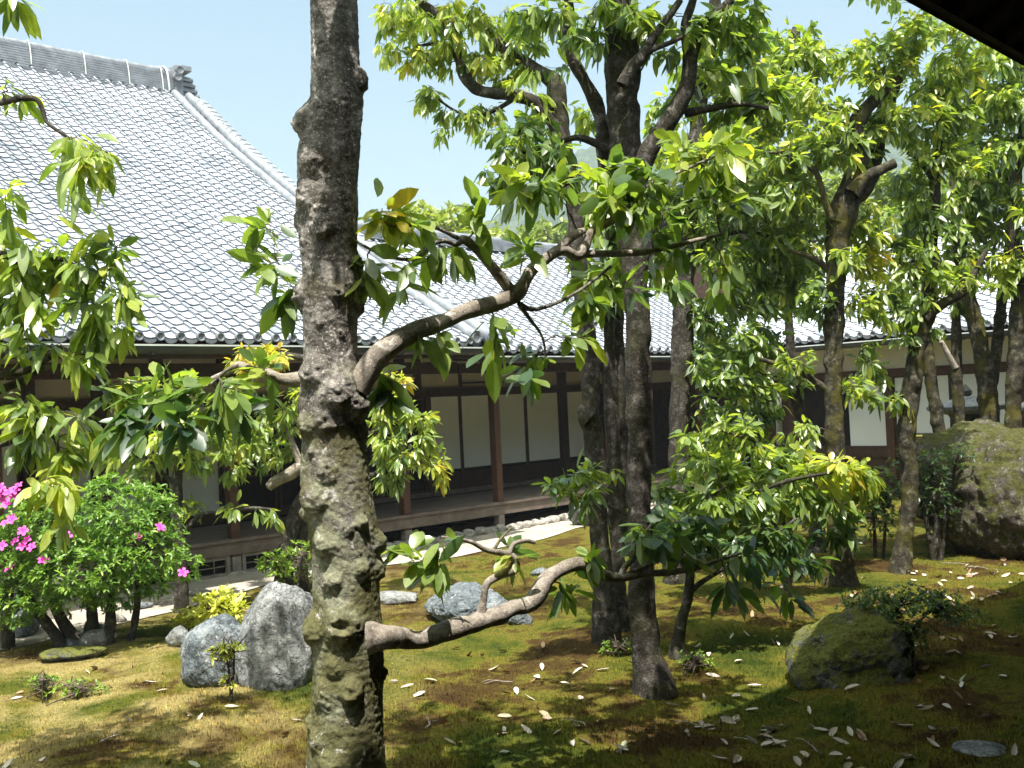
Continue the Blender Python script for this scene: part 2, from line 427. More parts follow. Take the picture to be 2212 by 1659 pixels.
def m_hill():
    mt, nt, p, g = base_mat('wooded_hill', 0.95, 0.05)
    f = noise(nt, g.outputs['Position'], 0.22, 8, 0.7)
    c = ramp(nt, f, [(0.32, (0.03, 0.055, 0.04)), (0.5, (0.065, 0.10, 0.065)), (0.68, (0.12, 0.16, 0.09))])
    nt.links.new(c, p.inputs['Base Color']); bump(nt, p, f, 1.0, 3.0); return mt
M['hill'] = m_hill()

# ------------------------------------------------------------------ ground, gravel, hill
def gz(x, y):
    p = np.stack([np.asarray(x, float), np.asarray(y, float), np.zeros_like(np.asarray(x, float))], -1)
    w = -(p @ NV)
    h = 0.045 * fbm(p, 0.55, 3, 5) + 0.020 * fbm(p, 2.6, 2, 8)
    return h * (1 - smooth01((w - 9.5) / 1.3)) * (1 - smooth01((np.abs(p[..., 0]) - 14) / 6))

xs = np.concatenate([np.linspace(-750, -20, 14), np.linspace(-18, 22, 340), np.linspace(24, 750, 14)])
ys = np.concatenate([np.linspace(-350, -8, 8), np.linspace(-6, 30, 330), np.linspace(33, 750, 18)])
X, Y = np.meshgrid(xs, ys)
V = np.stack([X, Y, gz(X, Y)], -1).reshape(-1, 3)
ii = np.arange(len(V)).reshape(len(ys), len(xs))
q = np.stack([ii[:-1, :-1], ii[:-1, 1:], ii[1:, 1:], ii[1:, :-1]], -1).reshape(-1, 4)
single('ground', new_mesh('ground', V, [q], M['moss']), (0, 0, 0), 'moss lawn, green to brown, under the garden trees', 'ground', kind='structure')

# gravel strip: along the hall, a little rounded along its garden edge
us = np.linspace(-25, 17, 220)
wobble = 0.22 * fbm(np.stack([us, us * 0, us * 0], -1), 0.5, 3, 21)
edge = np.interp(us, [-25, 3.5, 5.2, 6.7, 8.5, 9.4, 11.3, 12.6, 14, 17], [10.3, 10.35, 10.75, 11.35, 11.15, 10.8, 11.05, 11.5, 11.6, 11.6]) + 0.35 * wobble
Vg = []
for k, t in enumerate(np.linspace(0, 1, 8)):
    ww = edge + (13.6 - edge) * t
    Vg.append(W(np.stack([us, ww, 0.012 + 0.012 * np.minimum(t * 5, 1) + us * 0], -1)))
Vg = np.array(Vg).reshape(-1, 3); ii = np.arange(len(Vg)).reshape(8, len(us))
q = np.stack([ii[:-1, :-1], ii[:-1, 1:], ii[1:, 1:], ii[1:, :-1]], -1).reshape(-1, 4)
single('gravel_path', new_mesh('gravel_path', Vg, [q], M['gravel']), (0, 0, 0), 'pale gravel strip along the foot of the hall', 'path', kind='structure')

# wooded hill
def hill():
    a = np.linspace(-0.55, 0.95, 260); r = np.linspace(150, 480, 90)
    A, R = np.meshgrid(a, r)
    X = R * np.sin(A); Y = R * np.cos(A)
    crest = np.interp(A, [-0.55, -0.2, -0.13, -0.06, 0.03, 0.10, 0.25, 0.5, 0.95], [2, 12, 30, 52, 82, 86, 80, 76, 60])
    H = crest * smooth01((R - 150) / 200) * (1 - 0.25 * smooth01((R - 360) / 120))
    P = np.stack([X, Y, H * 0], -1)
    H = H + (2.6 * fbm(P, 0.16, 4, 3) + 5 * fbm(P, 0.03, 2, 4)) * smooth01((R - 150) / 60)
    V = np.stack([X, Y, H - 0.5], -1).reshape(-1, 3)
    ii = np.arange(len(V)).reshape(len(r), len(a))
    q = np.stack([ii[:-1, :-1], ii[1:, :-1], ii[1:, 1:], ii[:-1, 1:]], -1).reshape(-1, 4)
    single('hill', new_mesh('hill', V, [q], M['hill']), (0, 0, 0), 'wooded hill rising far behind the temple roofs', 'hill', kind='structure')
hill()

# ------------------------------------------------------------------ roofs
TP_T = np.array([0.0, 0.07, 0.20, 0.33, 0.50, 0.68, 0.86, 1.0])
TP_H = np.array([0.034, 0.041, 0.033, 0.008, -0.012, -0.018, -0.011, 0.0])
def tiled(fr, u0, u1, prof, pitch=0.25, course=0.205, seed=0, sori=None):
    prof = np.asarray(prof, float)
    dense = catmull(np.c_[prof, prof[:, :1] * 0], 0.05)[:, :2]
    s = np.concatenate([[0], np.cumsum(np.linalg.norm(np.diff(dense, axis=0), axis=1))])
    nc = int(s[-1] / course); nt_ = int(round((u1 - u0) / pitch))
    uu = (u0 + pitch * (np.arange(nt_)[:, None] + TP_T[None, :])).ravel()
    hh = np.tile(TP_H, nt_)
    tl = np.gradient(dense, axis=0); tl /= np.linalg.norm(tl, axis=1)[:, None]
    def at(sv): return np.array([np.interp(sv, s, dense[:, 0]), np.interp(sv, s, dense[:, 1])]), np.array([np.interp(sv, s, tl[:, 0]), np.interp(sv, s, tl[:, 1])])
    rg = np.random.default_rng(seed)
    n = len(uu); rows = []
    for k in range(nc):
        p0, t0 = at(k * course); p1, t1 = at((k + 1) * course + 0.015)
        n0 = np.array([-t0[1], t0[0]]); n1 = np.array([-t1[1], t1[0]])
        jit = np.repeat(rg.normal(0, 0.002, nt_), len(TP_T))
        for (pp, nn, off) in ((p0, n0, -0.008), (p0, n0, 0.022), (p0, n0, 0.022), (p1, n1, -0.002)):
            o = hh + off + (jit if off > 0 else 0)
            rows.append(np.stack([uu, pp[0] + nn[0] * o, pp[1] + nn[1] * o], -1))
    V = np.array(rows)                                   # (nc*4, n, 3)
    if sori is not None: V[..., 2] += sori(V[..., 0], (V[..., 1] - prof[0, 0]) / (prof[-1, 0] - prof[0, 0]))
    V[..., 2] += 0.016 * vnoise(V * [0.55, 0.9, 0.0] + 3.3, seed) + 0.006 * vnoise(V * [3.1, 3.7, 0.0], seed + 1)
    V = fr(V.reshape(-1, 3))
    idx = np.arange(nc * 4 * n).reshape(nc, 4, n)
    a = np.stack([idx[:, 0, :-1], idx[:, 0, 1:], idx[:, 1, 1:], idx[:, 1, :-1]], -1)
    b = np.stack([idx[:, 2, :-1], idx[:, 2, 1:], idx[:, 3, 1:], idx[:, 3, :-1]], -1)
    tid = (np.arange(n - 1) // len(TP_T)); step = (np.arange(n - 1) % len(TP_T)) == len(TP_T) - 1
    val = np.clip(rg.random((nc, nt_)), 0, 1)
    fa = val[:, tid]
    fs = np.concatenate([a.reshape(-1, 4), b.reshape(-1, 4)])
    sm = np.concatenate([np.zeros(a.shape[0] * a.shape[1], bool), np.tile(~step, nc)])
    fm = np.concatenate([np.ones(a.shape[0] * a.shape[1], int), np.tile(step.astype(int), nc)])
    return V, [fs], dict(smooth=sm, fmat=fm, attrs={'tile': ('FACE', np.concatenate([fa.ravel(), fa.ravel()]))})

def disc_mesh(r=0.052, depth=0.05):
    """round eave tile end with a raised rim and three drops, facing -y"""
    prof = [(0, 0.010), (0.55, 0.010), (0.70, 0.0), (0.78, -0.004), (1.0, -0.004), (1.0, depth)]
    n = 20; a = np.linspace(0, 2 * np.pi, n, endpoint=False)
    V = [[0, prof[0][1], 0]]
    for (k, y) in prof[1:]:
        V += [[r * k * math.cos(t), y, r * k * math.sin(t)] for t in a]
    F3 = [[0, 1 + (i + 1) % n, 1 + i] for i in range(n)]
    F4 = []
    for j in range(len(prof) - 2):
        for i in range(n):
            F4.append([1 + j * n + i, 1 + j * n + (i + 1) % n, 1 + (j + 1) * n + (i + 1) % n, 1 + (j + 1) * n + i])
    mb = MB().add(V, [F3, F4])
    for t in (0.5, 2.6, 4.7):
        c = np.array([0.30 * r * math.cos(t), 0.006, 0.30 * r * math.sin(t)])
        k = np.array([[math.cos(x) * 0.17 * r, 0, math.sin(x) * 0.17 * r] for x in np.linspace(0, 2 * np.pi, 8, endpoint=False)])
        mb.add(np.vstack([c + k + [0, 0.005, 0], [c - [0, 0.006, 0]]]), [[[i, (i + 1) % 8, 8] for i in range(8)]])
    V, f = mb.get(); return new_mesh('eave_disc', V, f, M['tile_dark'], smooth=False)

def rot_to(fr):                                            # z-rotation putting the disc's -y face outward
    b = fr(np.array([0.0, 1.0, 0.0])); return math.atan2(-b[0], b[1])

def roll(fr, pts, r, t, name, mat, parent=None, seg=0.34):
    """row of round cover tiles: a tube with a small collar at every joint"""
    P = catmull(pts, 0.04); d = np.concatenate([[0], np.cumsum(np.linalg.norm(np.diff(P, axis=0), axis=1))])
    R = r * (1 + 0.07 * (np.mod(d, seg) < 0.05) - 0.04 * np.mod(d, seg) / seg)
    V, f = tube(fr(P), R, 14); return t.part(name, V, f, mat, parent, smooth=True)

def eave_row(t, fr, u0, u1, w, z, pitch, every=1):
    me = disc_mesh(); rz = rot_to(fr); n = int(round((u1 - u0) / pitch))
    ids = list(range(n))
    if n > 100: ids = ids[n - 100:]
    for k in ids:
        o = bpy.data.objects.new('eave_disc', me); S.collection.objects.link(o); o.parent = t.o
        o.location = fr(np.array([u0 + pitch * (k + 0.11), w - 0.035, z + 0.022])) - t.loc
        o.rotation_euler = (0, 0, rz)
    # scalloped pendant lip below each pan tile
    mb = MB()
    for k in range(n):
        tt = np.linspace(0.2, 1.0, 7); ul = u0 + pitch * (k + tt); zt = z + np.interp(tt, TP_T, TP_H) + 0.0
        for (ww, zo) in ((w - 0.012, 0),):
            top = np.stack([ul, ul * 0 + ww, zt + 0.004], -1); bot = np.stack([ul, ul * 0 + ww, zt - 0.045 * np.sin(np.pi * np.linspace(0.12, 0.88, 7))], -1)
            tb = top + [0, 0.02, 0]; bb = bot + [0, 0.02, 0]
            V = fr(np.vstack([top, bot, tb, bb])); i = np.arange(6)
            mb.add(V, [np.stack([i, i + 1, i + 8, i + 7], -1), np.stack([i + 7, i + 8, i + 22, i + 21], -1), np.stack([i + 1, i, i + 14, i + 15], -1)])
    t.mb('eave_lip', mb, M['tile_dark'])

def ridge_stack(t, fr, u0, u1, w, zf, layers=9, half=0.21, lh=0.043, name='ridge'):
    """stacked flat tiles, each course a little narrower, with a round cap row; zf(u) = base height"""
    mb = MB(); us = np.arange(u0, u1 + 0.01, 0.5); us[-1] = u1
    for k in range(layers):
        hw = half - 0.010 * k + 0.02; z0 = k * lh
        for (a, b_) in ((0.0, 0.6), (0.6, 1.0)):
            hh = hw if a == 0 else hw - 0.014
            sec = [(-hh, z0 + a * lh), (-hh, z0 + b_ * lh), (hh, z0 + b_ * lh), (hh, z0 + a * lh)]
            ring = np.array([[[u, w + x, zf(u) + z] for (x, z) in sec] for u in us]).reshape(-1, 3)
            ii = np.arange(len(ring)).reshape(len(us), 4)
            q = np.stack([ii[:-1], np.roll(ii[:-1], -1, 1), np.roll(ii[1:], -1, 1), ii[1:]], -1).reshape(-1, 4)
            mb.add(fr(ring), [q, ii[-1:][:, ::-1], ii[:1]])
    o = t.mb(name, mb, M['tile_trim'])
    top = layers * lh
    roll(fr, np.array([[u, w, zf(u) + top + 0.02] for u in np.linspace(u0, u1, 12)]), 0.085, t, 'ridge_cap', M['tile_trim'], o)
    return o, top

# ------------------------------------------------------------------ the temple hall
HALL = Thing('temple_hall', 'large temple hall with a steep pale tiled roof, left of the knotty tree', 'temple hall', W(np.array([8.0, 13.0, 0.0])))
WE, ZE = 11.06, 3.05
PROF = [(WE, ZE), (12.0, 3.58), (12.84, 4.08), (15.9, 5.97), (18.2, 7.5), (20.35, 9.10)]
U0, U1 = -14.0, 10.75
def sori_main(u, t): return 0.05 * np.clip((u - 4) / 6.5, 0, 1) ** 2 * (0.3 + 0.7 * t)
V, f, kw = tiled(W, U0, U1, PROF, 0.25, 0.205, 3, sori_main)
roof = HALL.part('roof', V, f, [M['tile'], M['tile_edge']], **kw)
# deck below the tiles, back slope and gable
pr = np.array(PROF); dk = np.c_[pr[:, 0], pr[:, 1] - 0.06]
mb = MB()
back = np.array([[2 * 20.35 - w, z] for (w, z) in dk[::-1]])
sec = np.vstack([dk, back]); n = len(sec)
top = np.array([[U0, w, z] for (w, z) in sec] + [[U1 - 0.05, w, z] for (w, z) in sec]); i = np.arange(n - 1)
low = top - [0, 0, 0.14]
V = W(np.vstack([top, low]))
mb.add(V, [np.stack([i, i + 1, i + n + 1, i + n], -1), np.stack([i + 2 * n, i + 3 * n, i + 3 * n + 1, i + 2 * n + 1], -1),
           np.stack([i + n, i + n + 1, i + 3 * n + 1, i + 3 * n], -1), np.array([[0, n, 3 * n, 2 * n], [n - 1, 3 * n - 1, 4 * n - 1, 2 * n - 1]])])
HALL.mb('roof_deck', mb, M['wood_dark'])
g0 = np.array([[10.2, w, z - 0.16] for (w, z) in sec[2:-2]]); g0 = np.vstack([g0, [[10.2, 27.0, 2.9], [10.2, 14.5, 2.9]]])
HALL.part('gable_wall', W(np.vstack([g0, g0 - [0.12, 0, 0]])), [np.arange(len(g0))[None, :], np.arange(len(g0), 2 * len(g0))[None, ::-1]], M['plaster_pale'], smooth=False)
eave_row(HALL, W, U0, 10.25, WE, ZE, 0.25)
for uu in (10.14, 10.46):
    pts = np.array([[uu, w + 0.0, z + 0.075 + sori_main(10.2, (w - WE) / 9.3)] for (w, z) in PROF]); pts[-1, 1] -= 0.25; pts[-1, 2] -= 0.18
    pts[0, 1] -= 0.03
    r_ = roll(W, pts, 0.085, HALL, 'verge_roll', M['tile_trim'])
    o = bpy.data.objects.new('end_disc', disc_mesh(0.085, 0.08)); S.collection.objects.link(o); o.parent = r_
    o.location = W(np.array([uu, WE - 0.06, ZE + 0.07])) - HALL.loc; o.rotation_euler = (0, 0, rot_to(W))
zr = lambda u: 9.06 + 0.05 * max(0, (u - 4) / 6.5) ** 2
rd, top = ridge_stack(HALL, W, U0, 10.25, 20.5, zr, 9, 0.20, 0.052)
# wave row under the ridge courses
mb = MB(); me_w = disc_mesh(0.05, 0.06)
for k in range(60):
    uu = 10.1 - 0.26 * k
    tt = np.linspace(0, 1, 7)
    for (r0, zo) in ((0.05, 0.0), (0.075, -0.005)):
        c = np.stack([uu - 0.22 * tt, tt * 0 + 20.22 - 0.012 * (r0 > 0.06), zr(uu) - 0.035 - r0 * np.sin(np.pi * tt) * 0.9], -1)
        c2 = c - [0, 0, 0.016]; c3 = c + [0, 0.12, 0]
        i = np.arange(6); mb.add(W(np.vstack([c, c2, c3])), [np.stack([i, i + 1, i + 8, i + 7], -1), np.stack([i, i + 14, i + 15, i + 1], -1)])
    if k < 40:
        o = bpy.data.objects.new('ridge_disc', me_w); S.collection.objects.link(o); o.parent = rd
        o.location = W(np.array([uu + 0.02, 20.2, zr(uu) - 0.015])) - HALL.loc; o.rotation_euler = (0, 0, rot_to(W))
HALL.mb('wave_tile_row', mb, M['tile_trim'], rd)
HALL.mb('ridge_base', MB().box(U0, 10.3, 20.16, 20.8, 8.62, 9.03), M['tile_dark'], rd)
# wires strapped over the ridge
for uu in (7.3, 8.35, 9.25, 9.98):
    P = np.array([[uu, 20.5 - 0.235, zr(uu) + 0.02], [uu, 20.5 - 0.20, zr(uu) + top * 0.6], [uu, 20.5 - 0.12, zr(uu) + top + 0.06], [uu, 20.5, zr(uu) + top + 0.112], [uu, 20.62, zr(uu) + top + 0.06], [uu, 20.74, zr(uu) + 0.02]])
    V, f = tube(W(catmull(P, 0.05)), np.full(len(catmull(P, 0.05)), 0.012), 6); HALL.part('ridge_strap', V, f, M['gutter_lip'], rd)
P = np.array([[10.12, 20.26, zr(10) - 0.32], [10.1, 20.24, zr(10) + 0.1], [10.08, 20.3, zr(10) + top], [10.08, 20.5, zr(10) + top + 0.13], [10.08, 20.72, zr(10) + top]])
Q = catmull(P, 0.05); V, f = tube(W(Q), np.full(len(Q), 0.022), 8); HALL.part('ridge_strap', V, f, M['gutter_lip'], rd)
# ridge end ornament: block with two round ends, and the stepped courses behind it
mb = MB(); mb.box(10.25, 10.42, 20.24, 20.78, 8.95, 9.72); mb.box(10.40, 10.62, 20.22, 20.80, 9.62, 9.74)
orn = HALL.mb('ridge_end_ornament', mb, M['tile_trim'], rd, bevel=0.012)
for (uu, zz) in ((10.33, 9.60), (10.28, 9.44)):
    o = bpy.data.objects.new('ornament_disc', disc_mesh(0.085, 0.12)); S.collection.objects.link(o); o.parent = rd
    o.location = W(np.array([uu, 20.17, zz])) - HALL.loc; o.rotation_euler = (0, 0, rot_to(W))
for k in range(5):
    zz = 9.50 - 0.115 * k
    roll(W, np.array([[10.42, 20.42, zz], [10.58 + 0.035 * k, 20.42, zz], [10.72 + 0.045 * k, 20.42, zz - 0.01]]), 0.06, HALL, 'ornament_roll', M['tile_trim'], rd)
    mbx = MB().box(10.42, 10.66 + 0.045 * k, 20.34, 20.7, zz - 0.055, zz - 0.02); HALL.mb('ornament_course', mbx, M['tile_trim'], rd)
# verge sleeve tiles
mb = MB(); pd = catmull(np.c_[pr, pr[:, :1] * 0], 0.05)[:, :2]; sd_ = np.concatenate([[0], np.cumsum(np.linalg.norm(np.diff(pd, axis=0), axis=1))])
for k in range(int(sd_[-1] / 0.235)):
    a = [np.interp(k * 0.235, sd_, pd[:, j]) for j in (0, 1)]; b_ = [np.interp(k * 0.235 + 0.2, sd_, pd[:, j]) for j in (0, 1)]
    c = np.array([[u, p[0], p[1] + o] for u in (10.72, 10.93) for (p, o0) in ((a, 0.04), (b_, 0.03)) for o in (o0, o0 - 0.05)])
    mb.add(W(c), [[[0, 4, 6, 2], [1, 3, 7, 5], [0, 1, 5, 4], [4, 5, 7, 6], [2, 6, 7, 3], [0, 2, 3, 1]]])
HALL.mb('verge_tiles', mb, M['tile_trim'])

def gutter(t, fr, u0, u1, w, z, name='gutter'):
    """half-round gutter with a pale front lip"""
    a = np.linspace(np.pi, 2 * np.pi, 9); R = 0.075
    ring = [(w + R * math.cos(x), z + 0.62 * R * math.sin(x) * 2) for x in a]
    us_ = [u0, u1]; V = fr(np.array([[u, ww, zz] for u in us_ for (ww, zz) in ring] + [[u, w, zz] for u in us_ for (ww, zz) in ring]))
    n = len(ring); i = np.arange(n - 1)
    o = t.part(name, V[:2 * n], [np.stack([i, i + n, i + n + 1, i + 1], -1), np.arange(n)[None, ::-1], np.arange(n, 2 * n)[None, :]], M['gutter'], smooth=False)
    lip = MB().box(u0, u1, w - R - 0.012, w - R + 0.006, z - 0.004, z + 0.016, fr)
    t.mb('gutter_lip', lip, M['gutter_lip'], o)
    hb = MB()
    for u in np.arange(u1 - 0.5, max(u0, u1 - 14), -1.2): hb.box(u - 0.012, u + 0.012, w - R - 0.004, w + R, z - 0.10, z - 0.085, fr)
    t.mb('gutter_bracket', hb, M['bronze'], o)
    return o
gutter(HALL, W, U0, 10.45, WE - 0.02, 2.96)

# soffit: boards and rafters in the dark under the eaves
mb = MB(); V = np.array([[U0, WE + 0.06, 2.93], [10.3, WE + 0.06, 2.93], [10.3, 14.5, 3.25], [U0, 14.5, 3.25]]); mb.add(W(np.vstack([V, V + [0, 0, 0.05]])), [[[0, 3, 2, 1], [4, 5, 6, 7], [0, 1, 5, 4], [1, 2, 6, 5]]])
HALL.mb('soffit', mb, M['wood_dark'])
mb = MB(); mb.box(U0, 10.3, WE + 0.02, WE + 0.10, 2.82, 2.925); HALL.mb('eave_board', mb, M['wood_dark'])
mb = MB()
for k in range(64):
    u = 10.1 - 0.36 * k; c = np.array([[u - 0.03, WE + 0.12, 2.86], [u + 0.03, WE + 0.12, 2.86], [u + 0.03, 14.45, 3.18], [u - 0.03, 14.45, 3.18]])
    mb.add(W(np.vstack([c, c + [0, 0, 0.07]])), [[[0, 1, 2, 3], [4, 7, 6, 5], [0, 4, 5, 1], [3, 2, 6, 7], [0, 3, 7, 4], [1, 5, 6, 2]]])
HALL.mb('rafters', mb, M['wood_dark'])
HALL.box('eave_beam', M['wood_dark'], U0, 10.9, 12.33, 12.47, 2.66, 2.84)

WW = 14.45
# main hall walls: upper plaster, beam, white panels, doors
HALL.box('upper_wall', M['plaster'], U0, 10.3, WW + 0.05, WW + 0.2, 2.46, 3.2, bevel=0)
HALL.box('door_beam', M['wood_dark'], U0, 10.3, WW - 0.03, WW + 0.15, 2.34, 2.46)
HALL.box('thin_rail', M['wood_dark'], U0, 6.65, WW + 0.01, WW + 0.09, 2.90, 2.95)
HALL.box('sill_beam', M['wood_dark'], U0, 10.3, WW - 0.04, WW + 0.14, 0.50, 0.60)
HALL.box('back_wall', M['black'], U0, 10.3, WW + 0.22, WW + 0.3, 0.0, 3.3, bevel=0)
for u in (-3.0, 0.3, 1.9, 3.6, 4.9, 5.86, 6.74, 7.82, 9.6):
    HALL.box('wall_post', M['wood_dark'], u, u + 0.17, WW - 0.06, WW + 0.12, 0.5, 3.2)
pan = MB()
def shoji(t, u0, u1, w, z0, z1, skirt, fr=None, frame_mat='wood_dark', paper='paper'):
    fw_ = 0.035
    b = MB(); b.box(u0, u0 + fw_, w, w + 0.04, z0, z1, fr); b.box(u1 - fw_, u1, w, w + 0.04, z0, z1, fr)
    b.box(u0 + fw_, u1 - fw_, w, w + 0.04, z1 - 0.02, z1, fr); b.box(u0 + fw_, u1 - fw_, w, w + 0.04, z0, z0 + 0.05, fr)
    b.box(u0 + fw_, u1 - fw_, w, w + 0.04, skirt - 0.025, skirt, fr)
    o = t.mb('shoji_screen', b, M[frame_mat])
    t.box('paper_panel', M[paper], u0 + fw_, u1 - fw_, w + 0.018, w + 0.03, skirt, z1 - 0.02, o, fr, 0)
    k = MB(); zz = z0 + 0.05
    while zz < skirt - 0.06:
        k.box(u0 + fw_, u1 - fw_, w + 0.010, w + 0.032, zz, min(zz + 0.034, skirt - 0.026), fr); zz += 0.04
    if k.n: t.mb('skirt_board', k, M['wood_dark'], o)
    return o
for (a, b_) in ((-2.8, -1.3), (-1.25, 0.25), (0.5, 1.9), (2.1, 3.55), (3.8, 4.85), (5.1, 5.84), (6.04, 6.72), (6.92, 7.80)):
    shoji(HALL, a, b_, WW, 0.60, 2.33, 0.66)
def wood_door(t, u0, u1, w, z0, z1, fr=None):
    b = MB(); b.box(u0, u0 + 0.06, w, w + 0.05, z0, z1, fr); b.box(u1 - 0.06, u1, w, w + 0.05, z0, z1, fr)
    for z in (z0, z0 + 0.55, z0 + 0.63, z0 + 1.18, z1 - 0.06): b.box(u0 + 0.06, u1 - 0.06, w, w + 0.045, z, z + 0.05, fr)
    o = t.mb('wooden_door', b, M['wood_dark'], bevel=0.004)
    t.box('door_panel', M['black'], u0 + 0.06, u1 - 0.06, w + 0.02, w + 0.03, z0 + 0.05, z1 - 0.06, o, fr, 0)
wood_door(HALL, 8.02, 8.80, WW, 0.60, 2.33); wood_door(HALL, 8.82, 9.58, WW, 0.60, 2.33); wood_door(HALL, 9.8, 10.3, WW, 0.60, 2.33)

# veranda
def veranda(t, u0, u1):
    b = MB(); n = int((14.40 - 12.30) / 0.15)
    for k in range(n): b.box(u0, u1, 12.30 + 0.15 * k, 12.30 + 0.15 * k + 0.146, 0.46, 0.50)
    t.mb('veranda_floor', b, M['wood_board'], bevel=0.003)
    t.box('veranda_fascia', M['wood_board'], u0, u1, 12.33, 12.39, 0.29, 0.456)
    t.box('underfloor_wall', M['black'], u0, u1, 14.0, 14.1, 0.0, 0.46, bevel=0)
veranda(HALL, U0, 10.3)
def veranda_post(t, u, pale=0.26, mat='wood_red', z1=2.9):
    o = t.box('veranda_post', M[mat], u - 0.065, u + 0.065, 12.345, 12.475, pale, z1, bevel=0.008)
    t.box('post_foot', M['wood_grey'], u - 0.064, u + 0.064, 12.346, 12.474, 0.05, pale - 0.001, o)  # paler foot: weathered wood, with light reflected off the gravel in its colour
    V, f = tube(W(np.array([[u, 12.41, -0.03], [u, 12.41, 0.03], [u, 12.41, 0.05]])), np.array([0.16, 0.15, 0.12]), 14, 0.1, 8)
    t.part('base_stone', V, f, M['kerb'], o)
for u in (-2.0, 0.95, 3.9, 6.85, 9.77): veranda_post(HALL, u)
# lattice vents under the veranda edge
def vent(t, u0, u1):
    b = MB(); b.box(u0, u1, 12.36, 12.42, 0.275, 0.288 + 0.0); b.box(u0, u1, 12.36, 12.42, 0.24, 0.275); b.box(u0, u1, 12.36, 12.42, 0.02, 0.06)
    b.box(u0, u0 + 0.05, 12.36, 12.42, 0.06, 0.24); b.box(u1 - 0.05, u1, 12.36, 12.42, 0.06, 0.24)
    o = t.mb('vent_window', b, M['wood_grey'])
    l = MB(); n = max(2, int((u1 - u0) / 0.2)); l.box(u0 + 0.05, u1 - 0.05, 12.385, 12.395, 0.145, 0.157)
    for k in range(1, n): uu = u0 + (u1 - u0) * k / n; l.box(uu - 0.006, uu + 0.006, 12.378, 12.384, 0.06, 0.24)
    t.mb('vent_lattice', l, M['wood_grey'], o)
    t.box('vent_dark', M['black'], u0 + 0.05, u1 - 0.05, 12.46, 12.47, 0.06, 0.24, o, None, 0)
for (a, b_) in ((-1.9, -0.55), (-0.5, 0.85), (1.05, 2.4), (2.45, 3.8), (4.0, 5.35), (5.4, 6.76), (6.94, 7.64), (7.68, 8.4), (8.44, 9.1)): vent(HALL, a, b_)

# ------------------------------------------------------------------ the corridor wing
COR = Thing('corridor_wing', 'low corridor wing with white paper screens and an open veranda, behind the tree group', 'temple corridor', W(np.array([13.5, 13.0, 0.0])))
WC, ZC = 11.78, 3.0
PC = [(WC, ZC), (13.0, 3.72), (14.4, 4.60), (15.6, 5.40)]
V, f, kw = tiled(W, 10.72, 20.0, PC, 0.25, 0.205, 9)
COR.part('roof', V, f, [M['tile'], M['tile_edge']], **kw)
pc = np.array(PC); dk = np.c_[pc[:, 0], pc[:, 1] - 0.06]; sec = np.vstack([dk, [[2 * 15.6 - w, z] for (w, z) in dk[::-1]]]); n = len(sec); i = np.arange(n - 1)
top_ = np.array([[10.35, w, z] for (w, z) in sec] + [[20.0, w, z] for (w, z) in sec]); low = top_ - [0, 0, 0.12]
COR.part('roof_deck', W(np.vstack([top_, low])), [np.stack([i, i + 1, i + n + 1, i + n], -1), np.stack([i + 2 * n, i + 3 * n, i + 3 * n + 1, i + 2 * n + 1], -1), np.stack([i, i + n * 2, i + 2 * n + 1, i + 1], -1)], M['wood_dark'], smooth=False)
eave_row(COR, W, 10.72, 17.6, WC, ZC, 0.25)
ridge_stack(COR, W, 10.8, 20.0, 15.62, lambda u: 5.38, 5, 0.16, 0.045)
gutter(COR, W, 10.9, 17.5, WC - 0.02, 2.88)
mb = MB(); V = np.array([[10.3, WC + 0.06, 2.86], [18.5, WC + 0.06, 2.86], [18.5, 14.5, 3.2], [10.3, 14.5, 3.2]]); mb.add(W(np.vstack([V, V + [0, 0, 0.05]])), [[[0, 3, 2, 1], [4, 5, 6, 7], [0, 1, 5, 4]]])
COR.mb('soffit', mb, M['wood_dark'])
COR.box('eave_beam', M['wood_dark'], 10.95, 18.5, 12.34, 12.47, 2.66, 2.82)
COR.box('upper_wall', M['plaster'], 10.3, 18.9, WW + 0.05, WW + 0.2, 2.47, 3.25, bevel=0)
COR.box('door_beam', M['wood_dark'], 10.3, 18.9, WW - 0.03, WW + 0.15, 2.34, 2.47)
COR.box('sill_beam', M['wood_board'], 10.3, 18.9, WW - 0.05, WW + 0.14, 0.50, 0.58)
COR.box('back_wall', M['black'], 10.3, 18.9, WW + 0.22, WW + 0.3, 0, 3.3, bevel=0)
wood_door(COR, 10.4, 11.15, WW, 0.58, 2.33); wood_door(COR, 11.17, 11.92, WW, 0.58, 2.33)
COR.box('wall_post', M['wood_red'], 11.93, 12.03, WW - 0.05, WW + 0.1, 0.5, 2.34)
for u in (15.56, 17.3): COR.box('wall_post', M['wood_dark'], u, u + 0.18, WW - 0.06, WW + 0.12, 0.5, 3.2)
for (u, zz) in ((11.0, 3.2), (11.72, 3.2)): COR.box('upper_post', M['wood_dark'], u, u + 0.16, WW + 0.0, WW + 0.049, 2.47, zz)
for (a, b_) in ((12.05, 12.80), (12.80, 13.58), (13.58, 14.55), (14.56, 15.55), (15.75, 16.5)):
    shoji(COR, a, b_, WW, 0.58, 2.34, 0.96)
wood_door(COR, 16.51, 17.28, WW, 0.58, 2.33); wood_door(COR, 17.5, 18.3, WW, 0.58, 2.33)  # dark doors added to stand for a shadowy recess
b = MB(); b.box(12.75, 15.0, WW + 0.01, WW + 0.045, 2.84, 2.88); b.box(12.83, 15.0, WW + 0.01, WW + 0.045, 2.55, 2.58); b.box(12.83, 12.88, WW + 0.008, WW + 0.048, 2.50, 2.84); b.box(14.72, 14.77, WW + 0.008, WW + 0.048, 2.50, 2.84)
COR.mb('transom_frame', b, M['wood_dark'])
COR.box('ceiling_stud', M['plaster_pale'], 13.78, 14.0, WW - 0.02, WW + 0.05, 2.66, 3.05)
veranda(COR, 10.3, 18.9)
for u in (11.75, 14.7, 17.65): veranda_post(COR, u, 0.30)
